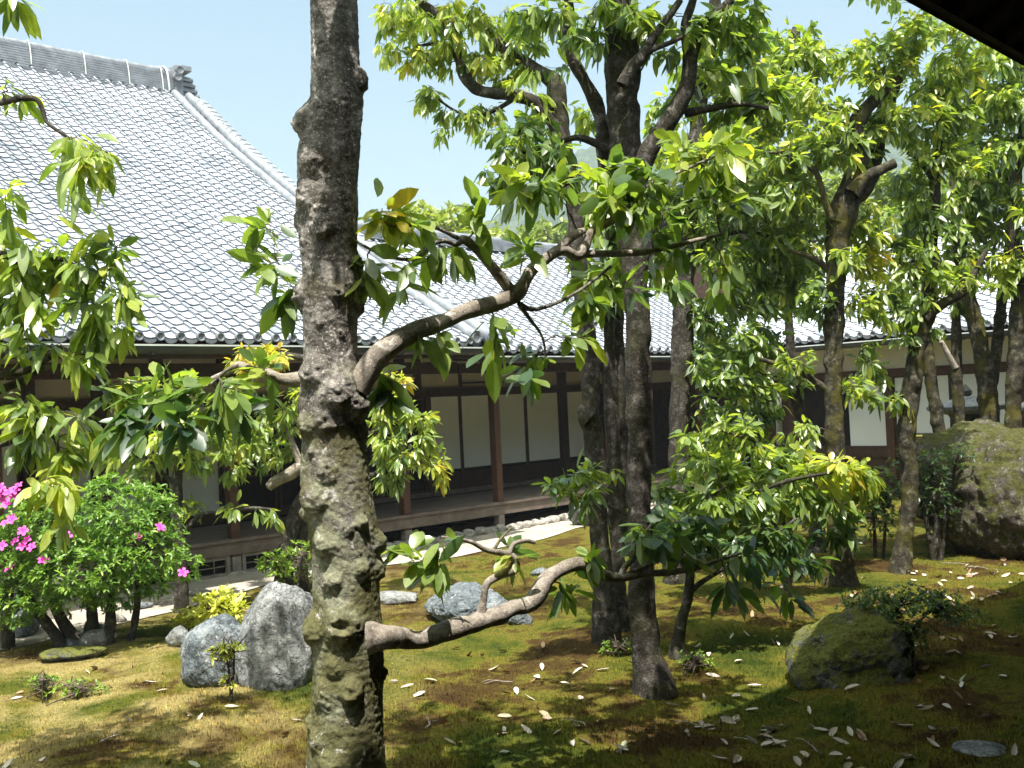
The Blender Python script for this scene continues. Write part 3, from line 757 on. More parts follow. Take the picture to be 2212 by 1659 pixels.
V, f = tube(np.array([P3(1681, 838, 15.2), P3(1684, 960, 15.2)]), np.array([0.045, 0.045]), 10); COR.part('downpipe', V, f, M['pipe'])

# ------------------------------------------------------------------ the side hall (faces left, seen through the right hand trees)
SIDE = Thing('side_hall', 'white plastered side hall with dark beams, behind the slim mossy trunks on the right', 'temple hall', W(np.array([18.0, 8.0, 0.0])))
UE = 17.5
PS = [(UE, 3.06), (18.7, 3.72), (20.3, 4.65), (21.9, 5.65)]
V, f, kw = tiled(W2, -12.5, 2.0, PS, 0.25, 0.205, 13)
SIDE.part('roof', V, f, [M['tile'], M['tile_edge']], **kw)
ps = np.array(PS); dk = np.c_[ps[:, 0], ps[:, 1] - 0.06]; sec = np.vstack([dk, [[2 * 21.9 - w, z] for (w, z) in dk[::-1]]]); n = len(sec); i = np.arange(n - 1)
top_ = np.array([[-12.5, w, z] for (w, z) in sec] + [[2.0, w, z] for (w, z) in sec]); low = top_ - [0, 0, 0.12]
SIDE.part('roof_deck', W2(np.vstack([top_, low])), [np.stack([i, i + 1, i + n + 1, i + n], -1), np.stack([i + 2 * n, i + 3 * n, i + 3 * n + 1, i + 2 * n + 1], -1)], M['wood_dark'], smooth=False)
eave_row(SIDE, W2, -11.5, 0.0, UE, 3.06, 0.25)
ridge_stack(SIDE, W2, -12.5, 2.0, 21.9, lambda u: 5.62, 6, 0.17, 0.045)
gutter(SIDE, W2, -11.4, 2.0, UE - 0.02, 2.95)
UWL = 18.65
SIDE.box('upper_wall', M['plaster_pale'], -14.4, 2.0, UWL, UWL + 0.15, 2.46, 3.4, fr=W2, bevel=0)
SIDE.box('soffit', M['plaster_pale'], -14.4, 2.0, UE + 0.15, UWL, 3.02, 3.05, fr=W2, bevel=0)
SIDE.box('door_beam', M['wood_red'], -14.4, 2.0, UWL - 0.04, UWL + 0.12, 2.30, 2.46, fr=W2)
SIDE.box('sill_beam', M['wood_dark'], -14.4, 2.0, UWL - 0.05, UWL + 0.12, 0.78, 1.0, fr=W2)
SIDE.box('lower_wall', M['wood_dark'], -14.4, 2.0, UWL, UWL + 0.12, 0.0, 0.78, fr=W2, bevel=0)
for s_ in (-10.9, -8.86, -6.5, -4.1, -1.6): SIDE.box('wall_post', M['wood_red'], s_, s_ + 0.16, UWL - 0.07, UWL + 0.1, 0.3, 2.30, fr=W2)
for (a, b_) in ((-8.70, -7.62), (-7.60, -6.52), (-6.34, -5.24), (-5.22, -4.12), (-3.94, -2.8), (-2.78, -1.62)):
    shoji(SIDE, a, b_, UWL - 0.02, 1.0, 2.30, 1.23, W2)
SIDE.box('white_wall_panel', M['paper'], -9.62, -8.88, UWL + 0.0, UWL + 0.05, 0.78, 2.30, fr=W2, bevel=0)
SIDE.box('dark_opening', M['black'], -10.7, -9.64, UWL + 0.0, UWL + 0.05, 0.30, 2.30, fr=W2, bevel=0)
SIDE.box('end_wall', M['wood_dark'], -14.4, -10.92, UWL + 0.0, UWL + 0.05, 0.78, 2.30, fr=W2, bevel=0)

# small gate roof among the trees
GATE = Thing('gabled_gate', 'small dark gable end with white verge tiles, glimpsed through the leaves behind the tree group', 'gate building', P3(1560, 620, 26) * [1, 1, 0])
c0 = P3(1512, 372, 26.0); ax = np.array([1.0, 0.15, 0]); ax /= np.linalg.norm(ax); bx = np.array([-ax[1], ax[0], 0])
fg = lambda p: c0 + np.asarray(p, float)[..., 0:1] * bx + np.asarray(p, float)[..., 1:2] * ax + np.asarray(p, float)[..., 2:3] * np.array([0, 0, 1.0])
for sg in (1, -1):
    frx = (lambda p, sg=sg: fg(np.asarray(p, float) * np.array([1, sg, 1])))
    mb = MB(); c = np.array([[0, 0, 0], [5, 0, 0], [5, 2.4, -1.5], [0, 2.4, -1.5]]); mb.add(frx(np.vstack([c, c - [0, 0, 0.16]])), [[[0, 1, 2, 3], [4, 7, 6, 5], [0, 3, 7, 4], [2, 6, 7, 3], [1, 5, 6, 2]]])
    GATE.mb('roof_slope', mb, M['tile_trim'])
    mb = MB()
    for k in range(11):
        y_ = 0.1 + 0.21 * k; z_ = -1.5 / 2.4 * y_; cc = np.array([[-0.14, y_, z_ + 0.09], [0.16, y_, z_ + 0.09], [0.16, y_ + 0.2, z_ - 0.045], [-0.14, y_ + 0.2, z_ - 0.045]])
        mb.add(frx(np.vstack([cc, cc - [0, 0, 0.07]])), [[[0, 1, 2, 3], [0, 3, 7, 4], [4, 7, 6, 5], [2, 6, 7, 3], [0, 4, 5, 1]]])
    GATE.mb('verge_tiles', mb, M['tile'])
zb = -c0[2]
mb = MB(); gp = np.array([[0.4, -2.0, -1.35], [0.4, 2.0, -1.35], [0.4, 0, -0.16]]); mb.add(fg(np.vstack([gp, gp + [0.1, 0, 0]])), [[[0, 1, 2], [3, 5, 4]]]); GATE.mb('gable_boards', mb, M['black'])
mb = MB(); mb.box(0.5, 4.6, -1.8, 1.8, zb, -1.3, fg); GATE.mb('wall', mb, M['wood_dark'])
mb = MB(); mb.box(-0.2, 5.1, -0.16, 0.16, 0.0, 0.22, fg); GATE.mb('ridge', mb, M['tile_dark'])

# ------------------------------------------------------------------ the roof the photograph is taken under
NEAR = Thing('overhanging_roof', 'dark underside of a tiled roof edge in the upper right corner, overhead', 'roof', W(np.array([4.0, -2.0, 0.5])))
WO, ZO = 2.76, 4.66
def nr(p): return W(p)
PN = [(WO, ZO), (0.5, ZO + 1.35), (-3.5, ZO + 3.9)]
mb = MB(); a = np.array([[-16, w, z] for (w, z) in PN] + [[30, w, z] for (w, z) in PN]); a2 = np.array([[-16, -7 - w, z] for (w, z) in PN] + [[30, -7 - w, z] for (w, z) in PN])
for q_ in (a, a2):
    lowq = q_ - [0, 0, 0.10]
    fs = [[0, 1, 4, 3], [1, 2, 5, 4], [6, 9, 10, 7], [7, 10, 11, 8], [0, 3, 9, 6], [0, 6, 7, 1], [1, 7, 8, 2], [3, 4, 10, 9], [4, 5, 11, 10]]
    mb.add(W(np.vstack([q_, lowq])), [fs])
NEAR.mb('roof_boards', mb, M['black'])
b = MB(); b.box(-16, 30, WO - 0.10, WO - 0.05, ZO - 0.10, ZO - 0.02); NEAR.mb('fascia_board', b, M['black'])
mb = MB()
for k in range(60):
    u = -1.0 + 0.42 * k; c = np.array([[u - 0.045, WO - 0.12, ZO - 0.12], [u + 0.045, WO - 0.12, ZO - 0.12], [u + 0.045, 0.5, ZO + 1.22], [u - 0.045, 0.5, ZO + 1.22], ])
    mb.add(W(np.vstack([c, c + [0, 0, 0.10]])), [[[0, 1, 2, 3], [4, 7, 6, 5], [0, 4, 5, 1], [3, 2, 6, 7], [0, 3, 7, 4], [1, 5, 6, 2]]])
NEAR.mb('rafters', mb, M['black'])
mb = MB()
for k in range(180):
    u = -15 + 0.25 * k; tt = np.linspace(0, 1, 6); ul = u + 0.25 * tt
    zt = ZO + 0.03 + 0.03 * np.cos(2 * np.pi * tt); c = np.stack([ul, ul * 0 + WO + 0.04, zt], -1); i = np.arange(5)
    mb.add(W(np.vstack([c, c - [0, 0, 0.07], c - [0, 0.3, -0.16], c - [0, 0.3, -0.10]])), [np.stack([i, i + 1, i + 7, i + 6], -1), np.stack([i, i + 12, i + 13, i + 1], -1), np.stack([i + 6, i + 7, i + 19, i + 18], -1)])
NEAR.mb('eave_tiles', mb, M['tile_dark'])
NEAR.box('veranda_floor', M['wood_dark'], -14, 26, -1.5, 0.55, 0.44, 0.5)
NEAR.box('wall', M['wood_dark'], -14, 26, -1.7, -1.5, 0.0, 5.6, bevel=0)
for u in (-9, -6, -3): NEAR.box('post', M['wood_dark'], u - 0.08, u + 0.08, 0.3, 0.46, 0, 6.0)

# ------------------------------------------------------------------ rocks
def ico(sub):
    import bmesh
    bm = bmesh.new(); bmesh.ops.create_icosphere(bm, subdivisions=sub, radius=1.0)
    V = np.array([v.co[:] for v in bm.verts]); Fc = np.array([[v.index for v in f.verts] for f in bm.faces]); bm.free(); return V, Fc
ICO = {k: ico(k) for k in (3, 4, 5, 6)}
def rock_shape(dims, seed, planes=None, sub=5, p=9.0, rough=0.05, nplanes=13):
    V, Fc = ICO[sub]; rg = np.random.default_rng(seed)
    if planes is None:
        N = rg.normal(size=(nplanes, 3)); N /= np.linalg.norm(N, axis=1)[:, None]; D = 0.78 + 0.3 * rg.random(nplanes)
    else:
        N = np.array([q[:3] for q in planes], float); D = np.array([q[3] for q in planes]); N /= np.linalg.norm(N, axis=1)[:, None]
        N2 = rg.normal(size=(6, 3)); N2 /= np.linalg.norm(N2, axis=1)[:, None]; N = np.vstack([N, N2]); D = np.r_[D, 0.95 + 0.2 * rg.random(6)]
    dd = np.maximum(0, V @ N.T) / D
    r = np.minimum((dd ** p).sum(1) ** (-1 / p), 1.35)
    Pn = V * r[:, None]
    Pn = Pn * (1 + rough * fbm(Pn, 2.2, 5, seed) + 0.25 * rough * fbm(Pn * [1, 1, 0.5], 14, 3, seed + 5))[:, None]
    return Pn * np.array(dims), Fc
def rock(name, px, py, dims, mat, label, seed, planes=None, sub=5, rough=0.05, sink=0.25, rz=0.0, loc=None, group=None, kind=None, cat='rock'):
    V, Fc = rock_shape(dims, seed, planes, sub, rough=rough)
    c, s = math.cos(rz), math.sin(rz); V = V @ np.array([[c, s, 0], [-s, c, 0], [0, 0, 1]])
    p = G(px, py) if loc is None else np.array(loc, float)
    p[2] = gz(p[0], p[1])
    V = V + [0, 0, dims[2] * (1 - sink)]
    me = new_mesh(name, V, [Fc], M[mat], smooth=True)
    return single(name, me, p, label, cat, group, kind)

# tall rock: outline leans right, left shoulder slopes
pl = [(-0.80, -0.10, 0.60, 0.70), (0.05, -0.1, 1.0, 0.86), (0.97, -0.25, 0.1, 0.80), (-0.97, -0.2, 0.0, 0.86), (0.05, -1.0, 0.15, 0.78), (-0.6, -0.75, 0.1, 0.80), (0.75, -0.65, 0.1, 0.83), (0, 1, 0.1, 0.8), (0, 0, -1, 0.9), (0.75, 0, 0.65, 0.92)]
p0 = G(582, 1490)
rock('garden_rock', 582, 1490, (0.40, 0.34, 0.44), 'rock_pale', 'tall pale grey standing rock beside the knotty trunk', 21, pl, 6, 0.085, 0.22, loc=[p0[0] + 0.02, p0[1] + 0.26, 0])
pl2 = [(-0.5, -0.2, 0.85, 0.78), (0.3, -0.2, 1, 0.86), (-0.95, -0.3, 0.2, 0.78), (0.05, -1, 0.1, 0.78), (-0.7, -0.7, 0.1, 0.82), (0.8, -0.5, 0.2, 0.9), (0, 0, -1, 0.9)]
p0 = G(447, 1485)
rock('garden_rock', 447, 1485, (0.30, 0.26, 0.30), 'rock_blue', 'low bluish rock leaning on the left of the tall pale rock', 22, pl2, 6, 0.09, 0.22, loc=[p0[0], p0[1] + 0.2, 0])
rock('garden_rock', 385, 1395, (0.10, 0.10, 0.10), 'rock_pale', 'small pale stone below the yellow shrub', 23, None, 4, 0.08, 0.3)
p0 = G(1010, 1345)
rock('garden_rock', 1012, 1340, (0.40, 0.36, 0.17), 'rock_blue', 'rounded blue grey rock behind the lowest bare branch', 24, None, 6, 0.11, 0.2)
rock('garden_rock', 850, 1292, (0.30, 0.16, 0.07), 'rock_pale', 'flat grey stone low in the moss right behind the knotty trunk', 25, None, 4, 0.08, 0.3)
rock('garden_rock', 1120, 1342, (0.12, 0.10, 0.07), 'rock_blue', 'small dark stone under the lowest bare branch', 27, None, 4, 0.08, 0.3)
pl3 = [(-0.62, -0.25, 0.75, 0.66), (0.1, -0.45, 0.9, 0.82), (0.7, 0, 0.65, 0.86), (0, -1, 0.25, 0.84), (0.95, -0.3, 0.1, 0.86), (0, 0, -1, 0.9), (-0.2, 0.9, 0.3, 0.8)]
p0 = G(1845, 1452)
rock('garden_rock', 1845, 1450, (0.45, 0.34, 0.31), 'rock_moss2', 'moss streaked slanting rock half in the roof shadow', 28, pl3, 6, 0.11, 0.38, loc=[p0[0] + 0.02, p0[1] + 0.02, 0])
p0 = G(2175, 1215)
pl4 = [(-0.7, -0.3, 0.65, 0.80), (-0.15, -0.2, 1, 0.86), (0.3, -0.1, 1, 0.86), (-0.9, -0.35, 0.05, 0.84), (0, -1, 0.2, 0.82), (0.9, -0.3, 0.3, 0.95), (0, 0, -1, 0.9), (-0.6, -0.7, 0.25, 0.84)]
rock('boulder', 2150, 1210, (1.15, 0.95, 0.86), 'rock_moss', 'huge mossy boulder at the right edge under the slim trunks', 29, pl4, 6, 0.13, 0.2, loc=[p0[0] + 0.55, p0[1] + 0.75, 0], cat='boulder')
rock('garden_rock', 1735, 1135, (0.42, 0.3, 0.26), 'rock_blue', 'dark low rock in shade behind the leafy young tree', 30, None, 4, 0.07, 0.25)
rock('garden_rock', 1640, 1120, (0.30, 0.25, 0.16), 'rock_blue', 'smaller grey rock left of the dark low rock in shade', 34, None, 4, 0.07, 0.25)
rock('garden_rock', 1262, 1135, (0.22, 0.2, 0.22), 'rock_pale', 'squarish pale stone at the end of the kerb row, by the tree group', 31, None, 4, 0.06, 0.2)
rock('garden_rock', 48, 1372, (0.22, 0.2, 0.17), 'rock_blue', 'grey stone under the azalea at the left edge', 32, None, 4, 0.07, 0.25)
rock('garden_rock', 170, 1415, (0.26, 0.15, 0.05), 'rock_moss2', 'long flat stone in the shade below the azalea stems', 33, None, 4, 0.07, 0.3)
rock('garden_rock', 1165, 1245, (0.10, 0.07, 0.05), 'rock_blue', 'little dark stone on the moss near the gravel edge', 35, None, 3, 0.08, 0.3)

# kerb of rough pale stones along the veranda
u = 9.0; k = 0
while u < 17.0:
    L_ = 0.16 + 0.16 * rng.random()
    p = W(np.array([u + L_ / 2, 12.30 + rng.normal(0, 0.03), 0.0]))
    V, Fc = rock_shape((L_ * 0.56, 0.10 + 0.03 * rng.random(), 0.07 + 0.03 * rng.random()), 50 + k, None, 3, rough=0.07)
    V = V @ np.array([[D1[0], D1[1], 0], [NV[0], NV[1], 0], [0, 0, 1]])
    single('kerb_stone', new_mesh('kerb_stone', V + [0, 0, 0.05], [Fc], M['kerb']), p, 'rough pale stone in the kerb row under the corridor veranda', 'kerb stone', 'kerb stones along the veranda')
    u += L_ + 0.01; k += 1
# broken stones edging the gravel at the left
for k, (x, y) in enumerate(((300, 1318), (352, 1308), (250, 1345), (200, 1372), (215, 1392), (430, 1290), (160, 1395), (700, 1265))):
    rock('edging_stone', x, y, (0.10 + 0.06 * rng.random(), 0.08, 0.05 + 0.03 * rng.random()), 'kerb' if k % 3 else 'rock_blue', 'small broken stone edging the gravel by the azalea', 80 + k, None, 3, 0.09, 0.3, group='stones edging the gravel', cat='stone')
# round stepping stone
p = G(2110, 1612); p[2] = gz(p[0], p[1])
V, Fc = rock_shape((0.17, 0.155, 0.03), 95, None, 5, rough=0.02, nplanes=40)
single('stepping_stone', new_mesh('stepping_stone', V + [0, 0, 0.012], [Fc], M['rock_pale']), p, 'round flat grey stone set in the moss, bottom right', 'stepping stone')

# ------------------------------------------------------------------ trees
def leaves(base, axis, normal, L, width, droop, tint, curl=0.12):
    """vectorised leaf blades: 11 vertices each, folded along the midrib and curving down"""
    n = len(base)
    axis = axis / (np.linalg.norm(axis, axis=1)[:, None] + 1e-9)
    side = np.cross(axis, normal); side /= np.linalg.norm(side, axis=1)[:, None] + 1e-9
    nor = np.cross(side, axis)
    S_ = np.array([0.0, 0.22, 0.22, 0.22, 0.55, 0.55, 0.55, 0.82, 0.82, 0.82, 1.0])
    Tn = np.array([0, -0.72, 0, 0.72, -1.0, 0, 1.0, -0.62, 0, 0.62, 0])
    L = L[:, None, None]; wd = width[:, None, None]; dr = droop[:, None]
    s = S_[None, :, None]; t = Tn[None, :, None]
    P = base[:, None] + axis[:, None] * (L * s) + side[:, None] * (wd * 0.5 * t) + nor[:, None] * (wd * curl * np.abs(t)) - np.array([0, 0, 1.0]) * (L * (S_[None, :] ** 2 * dr)[..., None])
    o = (np.arange(n) * 11)[:, None, None]
    T3 = np.array([[0, 2, 1], [0, 3, 2], [7, 8, 10], [8, 9, 10]])[None] + o
    T4 = np.array([[1, 2, 5, 4], [2, 3, 6, 5], [4, 5, 8, 7], [5, 6, 9, 8]])[None] + o
    return P.reshape(-1, 3), [T3.reshape(-1, 3), T4.reshape(-1, 4)], np.repeat(tint, 11)

class Tree:
    def __init__(self, name, label, cat, base, bark, group=None, seed=0):
        b = np.array(base, float); b[2] = gz(b[0], b[1])
        self.t = Thing(name, label, cat, b, group); self.bark = bark; self.nodes = []; self.nrad = []; self.seed = seed
        self.rg = np.random.default_rng(seed + 100)
    def limb(self, pts, depth, name='trunk', sides=18, namp=0.16, lump=0.35, ground=False, mat=None, parent=None):
        """pts: (px, py, radius px[, depth])"""
        Q = []
        for p in pts:
            d = p[3] if len(p) > 3 else depth
            Q.append([*P3(p[0], p[1], d), p[2] * d / F])
        Q = np.array(Q)
        if ground:
            z0 = gz(Q[0, 0], Q[0, 1]); Q[0, 2] = z0 + 0.02
            Q = np.vstack([[Q[0, 0] - 0.1 * (Q[1, 0] - Q[0, 0]), Q[0, 1], z0 - 0.18, Q[0, 3] * 1.5], Q]); Q[1, 3] *= 1.22
        rmin = Q[:, 3].min(); C = catmull(Q, max(0.012, rmin * 0.55)); C[:, 3] = np.maximum(C[:, 3], 0.002)
        V, f = tube(C[:, :3], C[:, 3], sides, namp, 7.0, self.seed, True, lump)
        o = self.t.part(name, V, f, M[mat or self.bark], parent, smooth=True)
        st = max(1, int(0.05 / max(0.012, rmin * 0.55)))
        self.nodes.append(C[::st, :3]); self.nrad.append(C[::st, 3]); return o
    def crown(self, clusters, depth, L=0.13, wr=0.40, droop=0.55, tint=0.5, nl=7, name='crown', mat='leaf', twigs=True, hang=0.7, twig_r=1.0, spread=0.8, nleaf_cap=14000, jit=0.12, minz=0.25, dens=1.7, na=5):
        rg = self.rg; tips = []; tt = []; dr_ = []
        for c in clusters:
            cx, cy, rx, ry = c[:4]; d = c[4] if len(c) > 4 and c[4] else depth; cov = c[5] if len(c) > 5 else 1.2; tn = c[6] if len(c) > 6 else tint
            la = (L * F / d) ** 2 * wr * 0.62 * 0.55
            n = max(2, int(round(np.pi * rx * ry * cov * dens / (la * (nl + na)))))
            u = rg.normal(size=(n, 3)); u /= np.linalg.norm(u, axis=1)[:, None]; u *= (rg.random(n) ** 0.38)[:, None]
            dd = max(rx, ry) * d / F * spread
            for k in range(n):
                q = P3(cx + rx * u[k, 0], cy + ry * u[k, 1], d + dd * u[k, 2])
                if q[2] < minz: continue
                tips.append(q); tt.append(tn)
        tips = np.array(tips); tt = np.array(tt)
        nodes = np.vstack(self.nodes); nr_ = np.concatenate(self.nrad)
        tw = []; tdir = np.zeros_like(tips); order = np.argsort([((nodes - q) ** 2).sum(1).min() for q in tips])
        for k in order:
            q = tips[k]; d2 = ((nodes - q) ** 2).sum(1)
            d2 = d2 + np.where(nodes[:, 2] > q[2] + 0.1, 0.05, 0)
            j = int(np.argmin(d2)); a = nodes[j]; D = q - a; l = np.linalg.norm(D) + 1e-6
            end = D / l + np.array([0, 0, -0.25]) + rg.normal(0, 0.25, 3); end /= np.linalg.norm(end)
            lift = np.array([0, 0, 0.18]) * min(l, 1.2) + rg.normal(0, 0.06, 3) * l
            s_ = np.linspace(0, 1, 7)[:, None]
            c1 = a + D * 0.4 + lift; c2 = q - end * 0.3 * l
            path = (1 - s_) ** 3 * a + 3 * (1 - s_) ** 2 * s_ * c1 + 3 * (1 - s_) * s_ ** 2 * c2 + s_ ** 3 * q
            path[1:-1] += rg.normal(0, 0.018 * min(1, l * 2), (5, 3))
            r0 = min(nr_[j] * 0.75, (0.0045 + 0.0095 * l) * twig_r); r1 = 0.0026
            rr = np.linspace(r0, r1, 7) ; tw.append((path, rr)); tdir[k] = end
            nodes = np.vstack([nodes, path[2:]]); nr_ = np.concatenate([nr_, rr[2:]])
        twv, twq = np.zeros((0, 3)), np.zeros((0, 4), int)
        if twigs and tw:
            A = np.array([t[0] for t in tw]); R = np.array([t[1] for t in tw]); Tn = np.gradient(A, axis=1); Tn /= np.linalg.norm(Tn, axis=2)[..., None] + 1e-9
            ref = np.array([0.37, 0.61, 0.7]); N = np.cross(Tn, ref); N /= np.linalg.norm(N, axis=2)[..., None] + 1e-9; Bn = np.cross(Tn, N)
            sd4 = 5; an = np.linspace(0, 2 * np.pi, sd4, endpoint=False)
            Vt = A[:, :, None] + (N[:, :, None] * np.cos(an)[:, None] + Bn[:, :, None] * np.sin(an)[:, None]) * R[:, :, None, None]
            ii = np.arange(Vt.size // 3).reshape(len(tw), 7, sd4)
            q4 = np.stack([ii[:, :-1], np.roll(ii[:, :-1], -1, 2), np.roll(ii[:, 1:], -1, 2), ii[:, 1:]], -1).reshape(-1, 4)
            twv, twq = Vt.reshape(-1, 3), q4
        # leaves: a whorl round every tip, a few more further back along the twig
        base = []; ax = []; tn = []
        for k, (path, rr) in zip(order, tw):
            m_ = max(2, nl - 2 + rg.integers(-2, 3)); e = tdir[k]; tip = tips[k]
            r1 = np.cross(e, [0.2, 0.3, 0.9]); r1 /= np.linalg.norm(r1); r2_ = np.cross(e, r1); off = rg.random() * 6.28; tj = rg.normal(0, jit * 0.7)
            for i in range(m_):
                phi = off + 6.283 * i / m_ + rg.normal(0, 0.45); th = rg.uniform(0.25, 1.35)
                dv = e * math.cos(th) + (r1 * math.cos(phi) + r2_ * math.sin(phi)) * math.sin(th)
                base.append(tip - e * rg.uniform(0, 0.06)); ax.append(dv); tn.append(tt[k] + tj)
            lp_ = np.linalg.norm(path[-1] - path[0]); reach = min(0.8, (0.10 + L * 2.6) / (lp_ + 1e-6))
            for i in range(na + 2):
                sx = 6 * (1 - reach * rg.random()); j = min(5, int(sx)); q_ = path[j] + (path[j + 1] - path[j]) * (sx - j)
                dv = rg.normal(size=3); base.append(q_ + rg.normal(0, 0.02, 3)); ax.append(dv / np.linalg.norm(dv) + e * 0.5); tn.append(tt[k] + tj - 0.06)
        base = np.array(base); ax = np.array(ax); n = len(base)
        ax /= np.linalg.norm(ax, axis=1)[:, None]; ax[:, 2] -= hang * rg.uniform(0.5, 1.2, n)
        nor = np.tile(np.array([0, 0, 1.0]), (n, 1)) + rg.normal(0, 0.55, (n, 3))
        Ls = L * np.clip(rg.normal(1, 0.27, n), 0.4, 1.5)
        base = base + ax / np.linalg.norm(ax, axis=1)[:, None] * 0.02
        V, f, t_ = leaves(base, ax, nor, Ls, Ls * wr * rg.uniform(0.72, 1.2, n), droop * rg.uniform(-0.2, 1.5, n), np.clip(np.array(tn) + rg.normal(0, jit, n), 0, 1), 0.10)
        nV = len(V)
        self.t.part(name, np.vstack([V, twv]), [f[0], f[1], twq + nV], [M[mat], M['twig']], fmat=np.r_[np.zeros(len(f[0]) + len(f[1])), np.ones(len(twq))], smooth=True, attrs={'tint': ('POINT', np.r_[t_, np.zeros(len(twv))])})
        return n

# --- the knotty foreground trunk
EDGE = np.array([(-260, 664, 764), (-120, 667, 768), (0, 669, 771), (99, 672, 774), (158, 672, 778), (214, 670, 784), (263, 660, 780), (329, 642, 777), (395, 643, 772), (444, 639, 774), (543, 649, 771), (565, 653, 775),
    (614, 655, 780), (713, 655, 772), (772, 657, 773), (828, 650, 784), (877, 643, 790), (910, 648, 786), (943, 653, 787), (992, 650, 793), (1041, 648, 801), (1100, 662, 810), (1159, 667, 820), (1239, 673, 818), (1318, 675, 822),
    (1358, 674, 829), (1437, 675, 830), (1516, 671, 828), (1576, 665, 828), (1655, 661, 834), (1720, 656, 842), (1780, 645, 856), (1840, 615, 886)], float)
TD = 4.8
KNOBS = [(640, 253, 40, 1.0), (780, 168, 26, 0.9), (702, 250, 32, 0.5), (682, 355, 36, 0.5), (706, 500, 24, 0.9), (669, 427, 32, 0.5), (695, 467, 22, 0.4), (643, 627, 32, 0.9), (655, 663, 13, 0.6), (737, 635, 18, 0.7),
    (783, 620, 24, 0.7), (786, 660, 22, 0.7), (684, 795, 38, 0.7), (742, 838, 44, 0.6), (782, 874, 32, 0.7), (668, 913, 27, 0.8), (714, 906, 24, 0.6), (684, 969, 10, 0.6), (683, 1068, 34, 0.7), (654, 1104, 22, 0.8), (790, 1120, 16, 0.9),
    (826, 1167, 26, 0.8), (824, 1225, 26, 0.8), (711, 1163, 30, 0.55), (727, 1239, 24, 0.6), (788, 1217, 20, 0.7), (751, 1326, 46, 0.55), (683, 1346, 38, 0.8), (735, 1421, 22, 0.4), (770, 1469, 25, 1.2), (711, 1481, 32, 0.4),
    (691, 1580, 24, 0.4), (830, 1453, 16, 0.7), (673, 1548, 18, 0.7), (727, 1620, 28, 0.5), (800, 1600, 22, 0.35), (760, 1130, 20, 0.35), (700, 700, 14, 0.3), (745, 720, 12, 0.25), (720, 1010, 26, 0.3)]
T0 = Tree('knotty_tree', 'knotty pollarded tree with burls all over its trunk, in the foreground', 'tree', P3(750, 1840, TD), 'bark_old', seed=1)
def big_trunk():
    yy = np.concatenate([np.arange(-260, 1660, 3.0), np.arange(1660, 1841, 5.0)])
    l = np.interp(yy, EDGE[:, 0], EDGE[:, 1]); r = np.interp(yy, EDGE[:, 0], EDGE[:, 2])
    ker = np.ones(9) / 9; l = np.convolve(np.pad(l, 4, 'edge'), ker, 'valid'); r = np.convolve(np.pad(r, 4, 'edge'), ker, 'valid')
    C = np.array([P3((a + b) / 2, y, TD) for a, b, y in zip(l, r, yy)]); R = (r - l) / 2 * TD / F * 0.985
    ns = 176; th = np.linspace(0, 2 * np.pi, ns, endpoint=False)
    ring = np.cos(th)[:, None] * RT + np.sin(th)[:, None] * np.array([0, -1.0, 0])   # sin>0 faces the camera
    P = C[:, None] + ring[None] * R[:, None, None]
    d = np.zeros(P.shape[:2]); dn = np.zeros_like(d)
    rg = np.random.default_rng(4); kn = list(KNOBS)
    cent = []
    for (kx, ky, kr, kh) in kn:
        i = int(np.argmin(np.abs(yy - ky))); mid = (l[i] + r[i]) / 2; hw = (r[i] - l[i]) / 2; s = np.clip((kx - mid) / hw, -1, 1)
        a = math.acos(s); cent.append((C[i] + (math.cos(a) * RT + math.sin(a) * np.array([0, -1, 0])) * R[i], kr * TD / F, kh))
    for k in range(22):
        i = rg.integers(90, len(yy) - 60); a = rg.uniform(np.pi * 1.05, np.pi * 1.95)
        cent.append((C[i] + (math.cos(a) * RT + math.sin(a) * np.array([0, -1, 0])) * R[i], rg.uniform(0.03, 0.08), rg.uniform(0.3, 0.7)))
    rough = fbm(P, 26.0, 4, 31); rough2 = fbm(P, 70.0, 3, 37)
    burl = np.zeros_like(d)
    for (c, kr, kh) in cent:
        q = P - c; dist = np.sqrt(q[..., 0] ** 2 + q[..., 1] ** 2 + (q[..., 2] + 0.15 * kr) ** 2) / kr
        b = smooth01(1.25 - dist) ; b = b ** (0.8)
        d = np.maximum(d, 0) + 0.66 * kr * kh * b * (1 + 0.18 * rough)
        dn += kr * kh * 0.14 * b
        burl = np.maximum(burl, b)
        if kr > 0.099: d -= kr * 0.45 * smooth01(1 - dist / 0.42)
    sag = fbm(P * [1, 1, 0.5], 5.0, 3, 41)
    d = d + 0.0035 * sag + 0.0014 * rough + 0.0026 * rough2 + 0.0012 * fbm(P * [1, 1, 0.35], 150.0, 2, 52) + burl * (0.004 * rough + 0.0065 * np.abs(fbm(P, 60.0, 2, 44)))
    wr_ = np.sin(P[..., 2] * 150 + 5 * fbm(P, 4.0, 2, 3)); d = d + 0.0008 * wr_ * (fbm(P, 3.0, 2, 47) > 0)
    V = P + ring[None] * d[..., None]; V[..., 2] -= dn
    m_, n_ = d.shape; ii = np.arange(m_ * n_).reshape(m_, n_)
    q = np.stack([ii[:-1], np.roll(ii[:-1], -1, 1), np.roll(ii[1:], -1, 1), ii[1:]], -1).reshape(-1, 4)
    T0.t.part('trunk', V.reshape(-1, 3), [q[:, ::-1]], M['bark_old'], smooth=True)
    T0.nodes.append(C[::20]); T0.nrad.append(R[::20] * 0.1)
big_trunk()
LB = dict(namp=0.17, lump=0.5, mat='bark_limb', sides=26)
